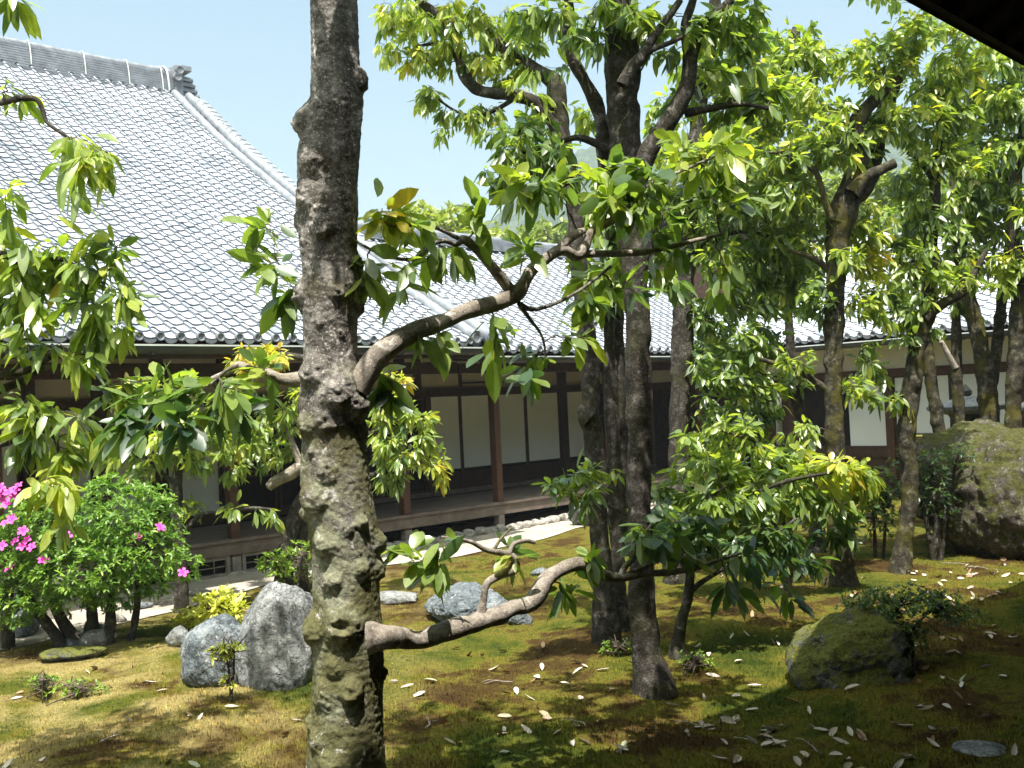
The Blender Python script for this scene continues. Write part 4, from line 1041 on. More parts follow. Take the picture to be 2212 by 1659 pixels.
br1 = T0.limb([(770, 838, 30), (800, 788, 26), (835, 752, 24), (880, 725, 21, 4.86), (950, 697, 18, 4.99), (1020, 668, 17, 5.12), (1085, 650, 18, 5.25), (1118, 632, 19, 5.31), (1135, 606, 13, 5.34), (1150, 583, 13, 5.37), (1185, 555, 13, 5.44), (1215, 541, 12, 5.49), (1245, 553, 10, 5.55), (1262, 535, 10, 5.58), (1278, 500, 9, 5.61), (1310, 482, 8, 5.67), (1335, 465, 7, 5.72), (1352, 432, 5, 5.75)], TD - 0.03, 'branch', **LB)
T0.limb([(1112, 640, 13, 5.30), (1085, 605, 11, 5.25), (1060, 575, 10.5, 5.20), (1030, 540, 10, 5.14), (1008, 520, 10, 5.10), (996, 516, 8, 5.08)], TD - 0.02, 'branch', **LB)
T0.limb([(1002, 518, 6, 5.09), (985, 528, 5.5, 5.06), (960, 520, 5, 5.01), (930, 530, 5, 4.95), (905, 555, 4.5, 4.90), (870, 560, 4, 4.84), (820, 548, 3), (785, 530, 3)], TD, 'branch', 8, 0.15, 0.3)
T0.limb([(990, 515, 5, 5.07), (960, 500, 4, 5.01), (920, 485, 3.5, 4.93), (860, 490, 3, 4.82), (810, 470, 2.5)], TD, 'branch', 8, 0.15, 0.3)
T0.limb([(1240, 550, 8, 5.54), (1290, 548, 7.5, 5.64), (1360, 547, 7, 5.77), (1420, 540, 6, 5.88), (1500, 520, 5, 6.04), (1560, 505, 3.5, 6.15)], TD + 0.05, 'branch', 10, 0.15, 0.3, mat='bark_limb')
T0.limb([(1200, 548, 10, 5.46), (1225, 520, 9, 5.51), (1245, 505, 9, 5.55), (1262, 498, 7, 5.58)], TD + 0.03, 'branch', 10, 0.15, 0.5, mat='bark_limb')
T0.limb([(1345, 450, 5, 5.74), (1400, 400, 5, 5.84), (1470, 370, 4, 5.98), (1540, 340, 3, 6.11), (1600, 310, 2.5, 6.22)], TD + 0.1, 'branch', 8, 0.15, 0.3)
T0.limb([(1120, 655, 6, 5.31), (1150, 668, 5, 5.37), (1200, 655, 4, 5.46), (1260, 622, 3.5, 5.58), (1320, 575, 3, 5.69)], TD - 0.05, 'branch', 8, 0.15, 0.2)
T0.limb([(1122, 660, 5, 5.32), (1145, 690, 4, 5.36), (1170, 725, 3, 5.41), (1180, 770, 2.5, 5.43)], TD - 0.08, 'branch', 8, 0.15, 0.2)
T0.limb([(700, 816, 15), (640, 820, 14), (605, 818, 13), (575, 805, 11), (545, 800, 10), (515, 790, 9), (490, 805, 6), (455, 820, 4.5), (420, 845, 3.5), (370, 880, 3)], TD + 0.05, 'branch', 16, 0.15, 0.4, mat='bark_limb')
T0.limb([(570, 808, 8), (566, 790, 7), (562, 772, 6)], TD + 0.05, 'branch', 10, 0.15, 0.4, mat='bark_limb')
T0.limb([(515, 790, 5), (490, 800, 4), (455, 830, 3), (430, 835, 2.5)], TD, 'branch', 8, 0.15, 0.3)
T0.limb([(795, 1380, 38), (815, 1378, 30), (836, 1376, 25), (865, 1377, 22, 4.83), (905, 1383, 19, 4.90), (960, 1364, 20, 5.01), (1025, 1345, 21, 5.13), (1075, 1328, 21, 5.23), (1100, 1316, 18, 5.27), (1135, 1308, 15, 5.34), (1160, 1288, 16, 5.39), (1180, 1252, 16, 5.43), (1215, 1228, 15, 5.49), (1250, 1218, 16, 5.56), (1280, 1230, 12, 5.62), (1310, 1245, 12, 5.67), (1345, 1247, 11, 5.74), (1390, 1240, 8, 5.83), (1450, 1236, 7, 5.94), (1510, 1225, 6, 6.05), (1560, 1207, 4, 6.15), (1600, 1195, 3, 6.22)], TD - 0.1, 'branch', **LB)
T0.limb([(1038, 1335, 13, 5.16), (1044, 1300, 9, 5.17), (1052, 1262, 9, 5.18), (1080, 1243, 8.5, 5.24), (1112, 1228, 9, 5.30), (1110, 1205, 8, 5.29), (1090, 1195, 7, 5.26), (1050, 1188, 6.5, 5.18), (1020, 1172, 5, 5.12), (990, 1165, 4, 5.07), (955, 1160, 2.5, 5.00)], TD - 0.15, 'branch', 14, 0.16, 0.5, mat='bark_limb')
T0.limb([(1100, 1195, 6, 5.27), (1110, 1175, 5, 5.29), (1135, 1168, 5, 5.34), (1155, 1172, 4.5, 5.38)], TD - 0.15, 'branch', 8, 0.15, 0.4, mat='bark_limb')
T0.limb([(1065, 1190, 4, 5.21), (1085, 1160, 3, 5.25), (1105, 1140, 2, 5.28)], TD - 0.15, 'branch', 8, 0.15, 0.2)
T0.limb([(1340, 1248, 8, 5.73), (1350, 1225, 6, 5.75), (1368, 1205, 5, 5.78), (1385, 1165, 4, 5.82), (1410, 1130, 3, 5.86)], TD - 0.1, 'branch', 8, 0.15, 0.4)
T0.limb([(1360, 1238, 5, 5.77), (1400, 1222, 4.5, 5.84), (1440, 1200, 4, 5.92), (1480, 1175, 3, 6.00)], TD - 0.1, 'branch', 8, 0.15, 0.3)
T0.limb([(720, -300, 24), (830, -400, 18), (1000, -400, 13, 5.1), (1200, -360, 10, 5.4), (1420, -300, 7, 5.8)], TD + 0.1, 'limb', 12, 0.15, 0.4)
for s_, top in ((0, (700, -520)), (1, (620, -420)), (2, (830, -480))):
    T0.limb([(715, -250, 42 - 8 * s_), (710 + (top[0] - 715) * 0.5, -380, 30), (*top, 18)], TD + (-0.2, 0.15, 0.3)[s_], 'limb', 16, 0.15, 0.4)
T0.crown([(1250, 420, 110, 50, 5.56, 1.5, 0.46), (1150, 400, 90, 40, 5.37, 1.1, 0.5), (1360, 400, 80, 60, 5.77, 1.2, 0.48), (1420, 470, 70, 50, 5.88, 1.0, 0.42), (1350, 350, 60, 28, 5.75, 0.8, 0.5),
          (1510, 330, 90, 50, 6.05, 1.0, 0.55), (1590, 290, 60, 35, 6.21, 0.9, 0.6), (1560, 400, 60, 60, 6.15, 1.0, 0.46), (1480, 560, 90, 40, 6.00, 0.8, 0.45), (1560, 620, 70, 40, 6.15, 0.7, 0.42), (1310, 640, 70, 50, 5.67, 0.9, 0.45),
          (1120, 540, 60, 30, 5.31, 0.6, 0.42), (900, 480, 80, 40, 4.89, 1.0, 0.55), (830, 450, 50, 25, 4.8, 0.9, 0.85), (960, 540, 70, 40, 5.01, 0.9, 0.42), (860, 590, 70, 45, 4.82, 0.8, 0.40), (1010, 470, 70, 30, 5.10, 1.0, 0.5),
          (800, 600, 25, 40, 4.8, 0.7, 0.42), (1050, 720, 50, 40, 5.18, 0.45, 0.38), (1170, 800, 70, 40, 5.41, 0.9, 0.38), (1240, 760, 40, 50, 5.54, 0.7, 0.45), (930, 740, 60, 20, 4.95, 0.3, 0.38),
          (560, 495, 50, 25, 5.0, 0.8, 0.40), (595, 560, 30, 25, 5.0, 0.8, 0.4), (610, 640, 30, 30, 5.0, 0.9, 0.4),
          (400, 850, 130, 45, 4.75, 1.0, 0.30), (330, 920, 100, 45, 4.7, 1.1, 0.10), (480, 830, 70, 35, 4.75, 1.0, 0.34), (530, 880, 60, 40, 4.8, 0.7, 0.18), (590, 800, 50, 40, 4.85, 0.7, 0.45), (820, 850, 40, 40, 4.9, 0.6, 0.38),  # low tints put the crown's shade into the colour of the left clusters
          (930, 1195, 60, 40, 4.95, 1.1, 0.40), (890, 1190, 30, 30, 4.88, 0.8, 0.42), (1120, 1200, 30, 30, 5.31, 0.5, 0.42), (1270, 1180, 55, 35, 5.60, 0.9, 0.42), (1230, 1285, 30, 25, 5.52, 0.8, 0.38), (1410, 1150, 90, 45, 5.86, 1.1, 0.32), (1520, 1130, 90, 40, 6.07, 1.1, 0.25), (1500, 1190, 70, 35, 6.04, 0.7, 0.25), (1640, 1200, 60, 30, 6.30, 0.5, 0.2), (1590, 1280, 40, 20, 6.21, 0.4, 0.2), (1690, 1285, 45, 22, 6.40, 0.5, 0.2),  # low tints at the right end paint the eave's shade into the leaves
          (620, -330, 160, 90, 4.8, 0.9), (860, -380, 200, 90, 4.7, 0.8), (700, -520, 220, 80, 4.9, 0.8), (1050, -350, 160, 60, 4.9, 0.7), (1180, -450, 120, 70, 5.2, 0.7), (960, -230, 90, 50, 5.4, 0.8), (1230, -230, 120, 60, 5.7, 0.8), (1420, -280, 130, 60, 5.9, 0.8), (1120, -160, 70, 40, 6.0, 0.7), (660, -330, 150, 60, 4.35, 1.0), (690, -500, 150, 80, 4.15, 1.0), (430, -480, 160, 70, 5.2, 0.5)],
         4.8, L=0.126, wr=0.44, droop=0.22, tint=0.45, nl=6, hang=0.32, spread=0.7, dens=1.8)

# --- leafy branches entering from the left (its trunk stands outside the frame)
T1 = Tree('leafy_tree', 'bright drooping leaf sprays reaching in from the left edge before the big roof', 'tree', P3(-330, 1700, 5.3), 'bark_dark', seed=2)
T1.limb([(-330, 1700, 52), (-320, 1300, 46), (-330, 900, 42), (-310, 500, 38), (-280, 150, 30), (-240, -100, 22)], 5.3, 'trunk', ground=True)
T1.limb([(-300, 330, 18), (-180, 250, 12), (-60, 235, 8), (0, 222, 7), (50, 212, 6.5), (80, 216, 5.5), (93, 240, 4.5), (105, 268, 4), (160, 305, 3)], 5.2, 'branch', 10, 0.15, 0.3)
T1.limb([(-310, 600, 20), (-150, 560, 12), (-20, 545, 8), (60, 570, 6), (130, 560, 5), (200, 590, 3.5), (250, 560, 3)], 5.2, 'branch', 10, 0.15, 0.3)
T1.limb([(-320, 900, 22), (-160, 850, 14), (-20, 815, 10), (60, 800, 8), (110, 770, 7), (136, 748, 6)], 5.3, 'branch', 10, 0.15, 0.4)
T1.limb([(-320, 960, 18), (-150, 900, 12), (30, 830, 9), (80, 800, 7), (115, 787, 6)], 5.4, 'branch', 10, 0.15, 0.4)
T1.limb([(-320, 1000, 18), (-150, 960, 12), (0, 960, 7), (70, 930, 5), (120, 950, 4), (130, 1040, 3)], 5.2, 'branch', 10, 0.15, 0.3)
T1.limb([(-280, 120, 14), (-120, 0, 9), (0, -40, 6), (60, -30, 4)], 5.2, 'branch', 10, 0.15, 0.3)
T1.crown([(45, 190, 55, 28, 5.2, 0.8, 0.55), (60, 0, 45, 14, 5.2, 0.6, 0.4), (165, 340, 85, 45, 5.1, 1.8, 0.62), (160, 400, 60, 25, 5.1, 1.0, 0.5), (15, 420, 28, 28, 5.2, 1.1, 0.5),
          (60, 520, 80, 38, 5.2, 1.3, 0.58), (230, 530, 60, 45, 5.1, 1.2, 0.5), (120, 590, 130, 50, 5.2, 1.6, 0.5), (260, 620, 55, 45, 5.1, 1.4, 0.48), (60, 660, 80, 50, 5.2, 1.6, 0.5), (200, 680, 80, 40, 5.1, 1.3, 0.5), (265, 720, 45, 30, 5.1, 1.2, 0.6),
          (60, 745, 80, 30, 5.2, 1.1, 0.52), (190, 780, 60, 35, 5.2, 0.9, 0.55), (40, 860, 60, 40, 5.2, 1.0, 0.5), (240, 830, 60, 40, 5.3, 0.9, 0.55), (120, 900, 90, 40, 5.2, 1.1, 0.5), (40, 960, 50, 35, 5.2, 0.9, 0.45), (150, 985, 70, 40, 5.1, 1.2, 0.62), (215, 930, 50, 35, 5.2, 1.0, 0.5),
          (120, 1060, 45, 45, 5.0, 1.3, 0.6), (140, 1130, 35, 45, 5.0, 1.0, 0.58), (-150, 500, 150, 200, 5.3, 0.8), (-150, 800, 150, 150, 5.3, 0.8), (-220, 150, 180, 150, 5.4, 0.8), (-60, -180, 200, 80, 5.4, 0.9), (120, -260, 130, 70, 5.6, 0.7), (300, -320, 120, 70, 5.8, 0.6)],
         5.2, L=0.106, wr=0.37, droop=0.35, tint=0.52, nl=8, hang=0.85, spread=0.8)

# --- slim garden tree in front of the left veranda
T2 = Tree('slim_tree', 'slim bent tree with clumped leaves in front of the left veranda panels', 'tree', G(393, 1322), 'bark_dark', seed=3)
d2_ = 11.2
T2.limb([(393, 1322, 13), (392, 1220, 12), (388, 1150, 13), (384, 1080, 11), (384, 1020, 11), (398, 985, 11), (412, 950, 10), (400, 930, 9), (388, 900, 8), (378, 880, 6)], d2_, ground=True)
T2.limb([(390, 1165, 8), (410, 1135, 6), (440, 1110, 5), (480, 1108, 4.5), (540, 1098, 4), (585, 1100, 3)], d2_, 'branch', 8)
T2.limb([(382, 1050, 7), (360, 1030, 5), (340, 1010, 4.5), (320, 990, 4), (280, 985, 3)], d2_, 'branch', 8)
T2.limb([(408, 955, 7), (440, 940, 5), (500, 905, 4.5), (560, 880, 4), (600, 850, 3)], d2_, 'branch', 8)
T2.crown([(430, 900, 110, 35, 11.2, 1.2), (330, 960, 90, 45, 11.2, 1.2), (450, 970, 80, 40, 11.1, 1.2), (540, 940, 50, 40, 11.3, 1.2, 0.6), (230, 970, 70, 40, 11.2, 1.1), (300, 1010, 60, 25, 11.2, 0.9), (395, 1085, 18, 14, 11.2, 1.2, 0.6), (440, 1090, 25, 14, 11.2, 1.0, 0.55), (500, 1095, 30, 14, 11.2, 1.2, 0.55), (590, 1105, 30, 18, 11.2, 1.3, 0.6), (300, 850, 70, 40, 11.3, 1.0), (390, 830, 60, 30, 11.3, 0.9), (480, 1030, 40, 18, 11.2, 0.6)],
         d2_, L=0.130, wr=0.38, droop=0.3, tint=0.55, nl=7, hang=0.6)

# --- pruned tree just behind the knotty trunk
T3 = Tree('pruned_tree', 'hard pruned tree with narrow yellow green leaves, directly behind the knotty trunk', 'tree', G(622, 1278), 'bark_dark', seed=4)
d3 = 12.0
T3.limb([(612, 1278, 19), (618, 1200, 17), (632, 1130, 17), (655, 1080, 18), (690, 1030, 18), (720, 960, 15), (740, 900, 12), (720, 800, 9), (640, 770, 7), (590, 765, 5)], d3, ground=True)
T3.limb([(655, 1275, 13), (650, 1190, 12), (662, 1120, 12), (690, 1060, 13)], d3 + 0.1, 'trunk', ground=True)
T3.limb([(690, 1040, 14), (655, 1008, 12), (625, 1025, 13), (595, 1040, 12), (580, 1052, 11)], d3 - 0.2, 'branch', 12, mat='bark_limb')
T3.limb([(650, 1005, 9), (635, 965, 7), (622, 930, 6), (610, 890, 5)], d3 - 0.2, 'branch', 8, mat='bark_limb')
T3.limb([(730, 960, 9), (790, 940, 7), (840, 920, 5), (890, 900, 4), (920, 930, 3)], d3 - 0.2, 'branch', 8)
T3.limb([(710, 1040, 8), (790, 1030, 6), (850, 1010, 5), (900, 1000, 4)], d3 - 0.2, 'branch', 8)
T3.crown([(560, 770, 75, 28, 11.8, 2.2, 0.93), (860, 815, 35, 25, 11.8, 1.5, 0.9), (840, 890, 45, 40, 11.8, 1.8, 0.6), (900, 900, 40, 35, 11.7, 1.6, 0.65), (850, 970, 50, 45, 11.7, 1.7, 0.55), (920, 970, 45, 45, 11.7, 1.5, 0.72), (940, 1020, 25, 25, 11.7, 1.3, 0.78), (850, 1040, 50, 22, 11.8, 1.4, 0.45), (600, 900, 45, 45, 11.8, 1.4, 0.62), (580, 970, 60, 35, 11.8, 1.3, 0.58), (540, 1010, 35, 20, 11.7, 1.0, 0.6), (640, 860, 25, 40, 11.8, 1.3, 0.58), (500, 850, 50, 40, 12.0, 1.1, 0.6)],
         d3, L=0.120, wr=0.30, droop=0.3, tint=0.6, nl=9, hang=0.75)

# --- the group of trunks in the middle
GRP = 'close group of trunks in the middle'
T4 = Tree('garden_tree', 'thickest trunk of the middle group, forking high into bare limbs', 'tree', G(1405, 1492), 'bark_dark', GRP, seed=5)
dc = 7.35
T4.limb([(1412, 1495, 40), (1402, 1430, 31), (1392, 1350, 29), (1386, 1200, 27.5), (1380, 1000, 26), (1379, 850, 26.5), (1378, 700, 27), (1368, 550, 29), (1354, 420, 30), (1352, 330, 34), (1347, 240, 35), (1344, 160, 37), (1342, 60, 38), (1335, -60, 34), (1325, -200, 28), (1330, -330, 20)], dc, ground=True, sides=36)
T4.limb([(1330, 400, 19.4), (1308, 320, 15.8), (1292, 235, 15.0), (1262, 175, 13.2), (1238, 130, 12.3), (1226, 75, 11.4), (1230, 20, 10.6), (1215, -60, 8.8)], dc + 0.1, 'limb', 16)
T4.limb([(1368, 420, 22.9), (1395, 340, 21.1), (1432, 280, 20.2), (1468, 225, 18.5), (1488, 170, 17.6), (1494, 110, 15.8), (1520, 55, 12.3), (1570, 10, 9.7), (1610, -50, 7.0)], dc - 0.1, 'limb', 18)
T4.limb([(1490, 130, 11.9), (1480, 60, 10.2), (1500, -20, 8.5), (1480, -100, 6.8)], dc - 0.1, 'limb', 12)
T4.limb([(1345, 185, 15.3), (1362, 150, 12.8), (1392, 115, 11.9), (1415, 75, 10.2), (1445, 35, 8.5), (1470, 0, 6.8)], dc - 0.25, 'limb', 14)
T4.limb([(1400, 110, 8), (1440, 95, 6), (1475, 80, 5)], dc - 0.25, 'branch', 8)
T4.limb([(1335, 330, 10), (1300, 315, 8), (1255, 298, 8), (1225, 302, 6), (1180, 320, 4), (1130, 330, 3)], dc, 'branch', 10)
T4.limb([(1335, 390, 9), (1290, 380, 8), (1250, 378, 7), (1215, 400, 5), (1190, 395, 3)], dc, 'branch', 10)
T4.limb([(1480, 245, 10), (1530, 235, 8), (1600, 225, 6), (1660, 235, 4)], dc, 'branch', 10)
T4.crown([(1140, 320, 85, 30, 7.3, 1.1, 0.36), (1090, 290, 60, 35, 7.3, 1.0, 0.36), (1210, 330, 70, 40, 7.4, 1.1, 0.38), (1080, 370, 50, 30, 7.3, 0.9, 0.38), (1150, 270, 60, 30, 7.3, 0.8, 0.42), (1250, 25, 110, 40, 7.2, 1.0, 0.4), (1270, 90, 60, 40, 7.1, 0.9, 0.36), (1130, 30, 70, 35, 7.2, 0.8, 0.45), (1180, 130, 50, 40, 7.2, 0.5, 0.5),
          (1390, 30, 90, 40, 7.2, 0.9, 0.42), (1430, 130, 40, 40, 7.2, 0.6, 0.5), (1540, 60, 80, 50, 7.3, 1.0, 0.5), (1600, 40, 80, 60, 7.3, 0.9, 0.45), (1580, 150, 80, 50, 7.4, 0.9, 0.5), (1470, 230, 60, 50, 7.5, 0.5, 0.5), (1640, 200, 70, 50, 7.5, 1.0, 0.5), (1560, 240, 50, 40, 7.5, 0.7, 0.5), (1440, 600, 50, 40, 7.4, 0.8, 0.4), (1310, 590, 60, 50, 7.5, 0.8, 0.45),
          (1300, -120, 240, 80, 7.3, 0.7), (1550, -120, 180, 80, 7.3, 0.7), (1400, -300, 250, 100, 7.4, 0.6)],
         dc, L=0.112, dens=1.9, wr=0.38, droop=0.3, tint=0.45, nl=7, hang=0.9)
T4a = Tree('garden_tree', 'leftmost trunk of the middle group, with one large knot and long limbs against the sky', 'tree', G(1310, 1372), 'bark_dark', GRP, seed=6)
da = 9.0
T4a.limb([(1310, 1372, 26), (1302, 1250, 22), (1290, 1080, 21), (1284, 990, 21), (1282, 930, 21), (1272, 900, 22), (1276, 850, 19), (1273, 760, 19), (1262, 680, 18), (1252, 580, 17), (1240, 460, 17), (1226, 360, 18), (1208, 270, 20), (1203, 205, 21), (1198, 178, 19), (1170, 158, 15), (1128, 132, 14), (1092, 105, 13), (1055, 70, 11), (1030, 20, 8)], da, ground=True, sides=26)
T4a.limb([(1272, 905, 18), (1262, 895, 16), (1260, 880, 9)], da - 0.12, 'branch', 12)
T4a.limb([(1222, 330, 13.5), (1195, 270, 12.6), (1160, 225, 12.6), (1115, 206, 12.6), (1070, 202, 12.6), (1028, 192, 11.7), (1002, 160, 10.8), (985, 120, 8.1), (962, 100, 6.3), (935, 95, 4.5), (900, 100, 2.7)], da - 0.1, 'limb', 16)
T4a.limb([(990, 130, 7), (996, 90, 6), (985, 62, 8), (955, 45, 9), (930, 22, 9), (905, 2, 7), (880, -30, 5)], da - 0.1, 'limb', 12)
T4a.limb([(1120, 205, 6), (1075, 235, 5), (1030, 250, 4), (985, 240, 3), (940, 210, 2.5)], da - 0.1, 'branch', 8)
T4a.crown([(930, 30, 120, 50, 8.9, 1.0, 0.62), (870, 30, 60, 40, 8.9, 0.9, 0.66), (870, 110, 80, 30, 8.9, 1.1, 0.64), (940, 130, 50, 30, 8.9, 0.8, 0.58), (1010, 80, 90, 50, 8.9, 1.0, 0.62), (1060, 130, 70, 50, 9.0, 1.0, 0.6), (925, 205, 48, 30, 8.9, 1.0, 0.62), (985, 245, 50, 22, 8.9, 0.9, 0.55), (955, 265, 25, 25, 8.9, 0.8, 0.62), (1050, 240, 55, 40, 8.9, 0.8, 0.55), (1120, 170, 60, 40, 9.0, 0.7, 0.6), (1110, 60, 80, 50, 9.0, 0.9, 0.55), (1180, 240, 60, 50, 9.0, 0.9, 0.55), (1130, 330, 60, 40, 9.0, 0.8, 0.5), (1200, 60, 70, 50, 9.0, 0.8, 0.5), (980, -90, 200, 60, 8.9, 0.7)],
          da, L=0.106, dens=1.9, wr=0.31, droop=0.25, tint=0.6, nl=8, hang=1.25)
T4b = Tree('garden_tree', 'slimmest upright trunk of the middle group, between the leftmost and the thickest one', 'tree', G(1342, 1378), 'bark_dark', GRP, seed=7)
T4b.limb([(1344, 1378, 20), (1336, 1250, 17), (1330, 1100, 16), (1325, 930, 16), (1318, 800, 15), (1316, 700, 13), (1322, 560, 11), (1310, 430, 9), (1290, 300, 6)], 9.3, ground=True)
T4b.limb([(1350, 1200, 12), (1345, 1000, 12), (1340, 850, 12), (1336, 700, 11), (1345, 560, 8)], 9.4, 'limb', 14)
T4b.crown([(1310, 560, 60, 60, 9.3, 1.0), (1290, 470, 70, 50, 9.3, 1.0, 0.5), (1260, 590, 50, 50, 9.3, 0.8), (1250, 250, 60, 50, 9.3, 0.6), (1280, 650, 50, 40, 9.2, 0.8)], 9.3, L=0.122, wr=0.36, tint=0.45, nl=7, hang=0.9)
T4d = Tree('garden_tree', 'straight grey trunk of the middle group, set back on its right', 'tree', G(1470, 1225), 'bark_dark', GRP, seed=8)
dd_ = 11.6
T4d.limb([(1462, 1225, 25), (1464, 1100, 22), (1466, 950, 21), (1472, 800, 22), (1476, 680, 22), (1482, 560, 21), (1490, 450, 19), (1500, 330, 18), (1515, 200, 16), (1540, 60, 14), (1550, -80, 10)], dd_, ground=True, sides=24)
T4d.limb([(1500, 320, 14), (1550, 270, 13), (1600, 245, 14), (1680, 190, 13), (1710, 120, 12), (1720, 60, 9)], dd_, 'limb', 14)
T4d.limb([(1484, 560, 9), (1540, 520, 7), (1600, 500, 5), (1660, 510, 4)], dd_, 'branch', 10)
T4d.crown([(1470, 330, 70, 50, 11.5, 1.0, 0.6), (1430, 250, 50, 50, 11.6, 0.8, 0.6), (1610, 190, 80, 60, 11.6, 1.1, 0.58), (1560, 100, 70, 60, 11.6, 0.9, 0.6), (1760, 120, 60, 60, 11.4, 0.9, 0.6), (1440, 420, 60, 60, 11.6, 0.9, 0.5), (1730, 390, 60, 60, 11.4, 1.1, 0.6), (1590, 300, 90, 60, 11.5, 1.0), (1540, 460, 90, 60, 11.5, 1.2), (1640, 400, 80, 70, 11.5, 1.3, 0.55), (1580, 560, 90, 60, 11.5, 1.3), (1680, 500, 80, 60, 11.5, 1.3, 0.5), (1640, 640, 90, 60, 11.5, 1.2), (1720, 590, 70, 60, 11.6, 1.2), (1540, 680, 60, 50, 11.5, 1.3, 0.4), (1620, 740, 80, 50, 11.4, 1.2, 0.5), (1560, 800, 70, 50, 11.4, 1.2, 0.45), (1640, 830, 70, 40, 11.4, 1.0, 0.45), (1550, 880, 50, 40, 11.4, 1.0, 0.4), (1700, 130, 90, 60, 11.5, 1.1, 0.55), (1680, 250, 90, 50, 11.5, 1.2, 0.55), (1640, 60, 70, 50, 11.5, 0.9), (1500, 150, 60, 60, 11.6, 0.8)],
         dd_, L=0.112, wr=0.38, tint=0.48, nl=7, hang=0.6, dens=2.1, droop=0.3)

# --- low leafy young tree in front of the group
T10 = Tree('young_tree', 'low leafy young tree with thin stems, right beside the thickest trunk of the middle group', 'small tree', G(1462, 1412), 'bark_dark', seed=9)
d10 = 8.3
T10.limb([(1462, 1412, 15), (1470, 1350, 12), (1486, 1290, 11), (1492, 1230, 9), (1500, 1150, 7), (1530, 1080, 5), (1570, 1050, 3)], d10, ground=True)
T10.limb([(1478, 1310, 8), (1500, 1270, 6), (1560, 1230, 4.5), (1640, 1180, 4), (1720, 1120, 3)], d10, 'branch', 8)
T10.limb([(1490, 1240, 7), (1440, 1170, 5), (1350, 1110, 4), (1260, 1070, 3)], d10, 'branch', 8)
T10.limb([(1500, 1150, 6), (1600, 1080, 5), (1700, 1040, 4), (1800, 1020, 3)], d10 + 0.1, 'branch', 8)
T10.crown([(1500, 1150, 80, 35, 8.1, 1.3, 0.22), (1590, 1190, 90, 30, 8.2, 1.2, 0.18), (1700, 1170, 70, 35, 8.4, 1.2, 0.22), (1800, 1150, 60, 30, 8.6, 1.0, 0.25), (1420, 1110, 60, 35, 8.2, 1.0, 0.3), (1235, 1045, 60, 28, 8.2, 1.5, 0.45), (1290, 1030, 50, 30, 8.3, 1.2, 0.5), (1250, 1090, 40, 20, 8.2, 0.8, 0.45), (1470, 1050, 60, 40, 8.4, 1.2, 0.45), (1560, 1010, 80, 35, 8.5, 1.4, 0.58), (1610, 1070, 80, 35, 8.4, 1.4, 0.5), (1540, 1085, 60, 30, 8.3, 1.2, 0.45), (1700, 1010, 70, 28, 8.6, 1.4, 0.5), (1690, 1070, 60, 30, 8.4, 1.2, 0.5), (1800, 1010, 65, 30, 8.5, 1.6, 0.72), (1850, 1020, 35, 25, 8.6, 1.1, 0.6), (1790, 1070, 60, 25, 8.5, 1.1, 0.4), (1570, 1140, 70, 25, 8.3, 1.0, 0.32), (1760, 1200, 70, 25, 8.3, 0.8, 0.2), (1640, 1215, 50, 20, 8.3, 0.8, 0.25), (1660, 1130, 50, 20, 8.3, 0.8, 0.35)],  # lowest tints paint understory shade into the leaf colour
          d10, L=0.118, wr=0.38, droop=0.3, tint=0.48, nl=7, hang=0.6, spread=0.6)

T14 = Tree('young_tree', 'leafy understory sapling with pale new leaves, between the group and the forked tree', 'small tree', G(1700, 1262), 'bark_dark', seed=19)
T14.limb([(1700, 1262, 9), (1704, 1200, 8), (1698, 1130, 7), (1710, 1070, 5), (1730, 1020, 3)], 10.4, ground=True)
T14.limb([(1700, 1170, 5), (1650, 1110, 4), (1600, 1070, 3), (1540, 1050, 2.5)], 10.4, 'branch', 8)
T14.limb([(1702, 1120, 5), (1760, 1070, 4), (1840, 1040, 3), (1890, 1030, 2.5)], 10.4, 'branch', 8)
T14.limb([(1708, 1075, 4), (1690, 1010, 3.5), (1640, 960, 3), (1560, 930, 2.5)], 10.4, 'branch', 8)
T14.crown([(1540, 1010, 70, 40, 10.4, 1.4, 0.5), (1620, 1000, 70, 45, 10.4, 1.5, 0.6), (1700, 990, 60, 40, 10.4, 1.3, 0.55), (1780, 1030, 70, 40, 10.3, 1.6, 0.74), (1860, 1040, 60, 35, 10.4, 1.4, 0.66), (1640, 1080, 80, 40, 10.3, 1.4, 0.5), (1550, 1080, 60, 40, 10.3, 1.2, 0.42), (1740, 1090, 70, 35, 10.3, 1.2, 0.42), (1830, 1100, 60, 30, 10.4, 1.0, 0.36), (1580, 930, 70, 35, 10.5, 1.2, 0.48), (1500, 960, 40, 40, 10.5, 1.0, 0.42), (1600, 1150, 70, 30, 10.2, 0.9, 0.34), (1480, 1080, 40, 40, 10.3, 1.0, 0.4)],
           10.4, L=0.115, wr=0.40, tint=0.52, nl=7, hang=0.6, droop=0.3, spread=0.6)

# --- right hand trees
T5 = Tree('forked_tree', 'thick tree with a mossy fork of cut limbs, right of the middle group', 'tree', G(1815, 1262), 'bark_moss', seed=10)
d5 = 11.0
T5.limb([(1815, 1262, 30.7), (1812, 1180, 23.2), (1808, 1080, 20.5), (1803, 950, 19.5), (1800, 830, 18.6), (1802, 700, 19.5), (1806, 600, 21.4), (1808, 520, 24.2), (1818, 460, 27.9), (1838, 410, 25.1), (1852, 370, 20.5), (1856, 330, 19.5), (1846, 290, 16.7), (1856, 255, 16.7), (1885, 220, 14.0), (1915, 192, 12.1), (1945, 170, 8.4)], d5, ground=True, sides=26)
T5.limb([(1840, 420, 20), (1868, 385, 13), (1905, 365, 10), (1932, 352, 12)], d5 - 0.15, 'limb', 14)
T5.limb([(1848, 430, 22), (1880, 370, 20), (1898, 300, 18), (1912, 240, 17), (1926, 190, 15), (1945, 130, 11), (1975, 80, 7)], d5 + 0.35, 'limb', 16)
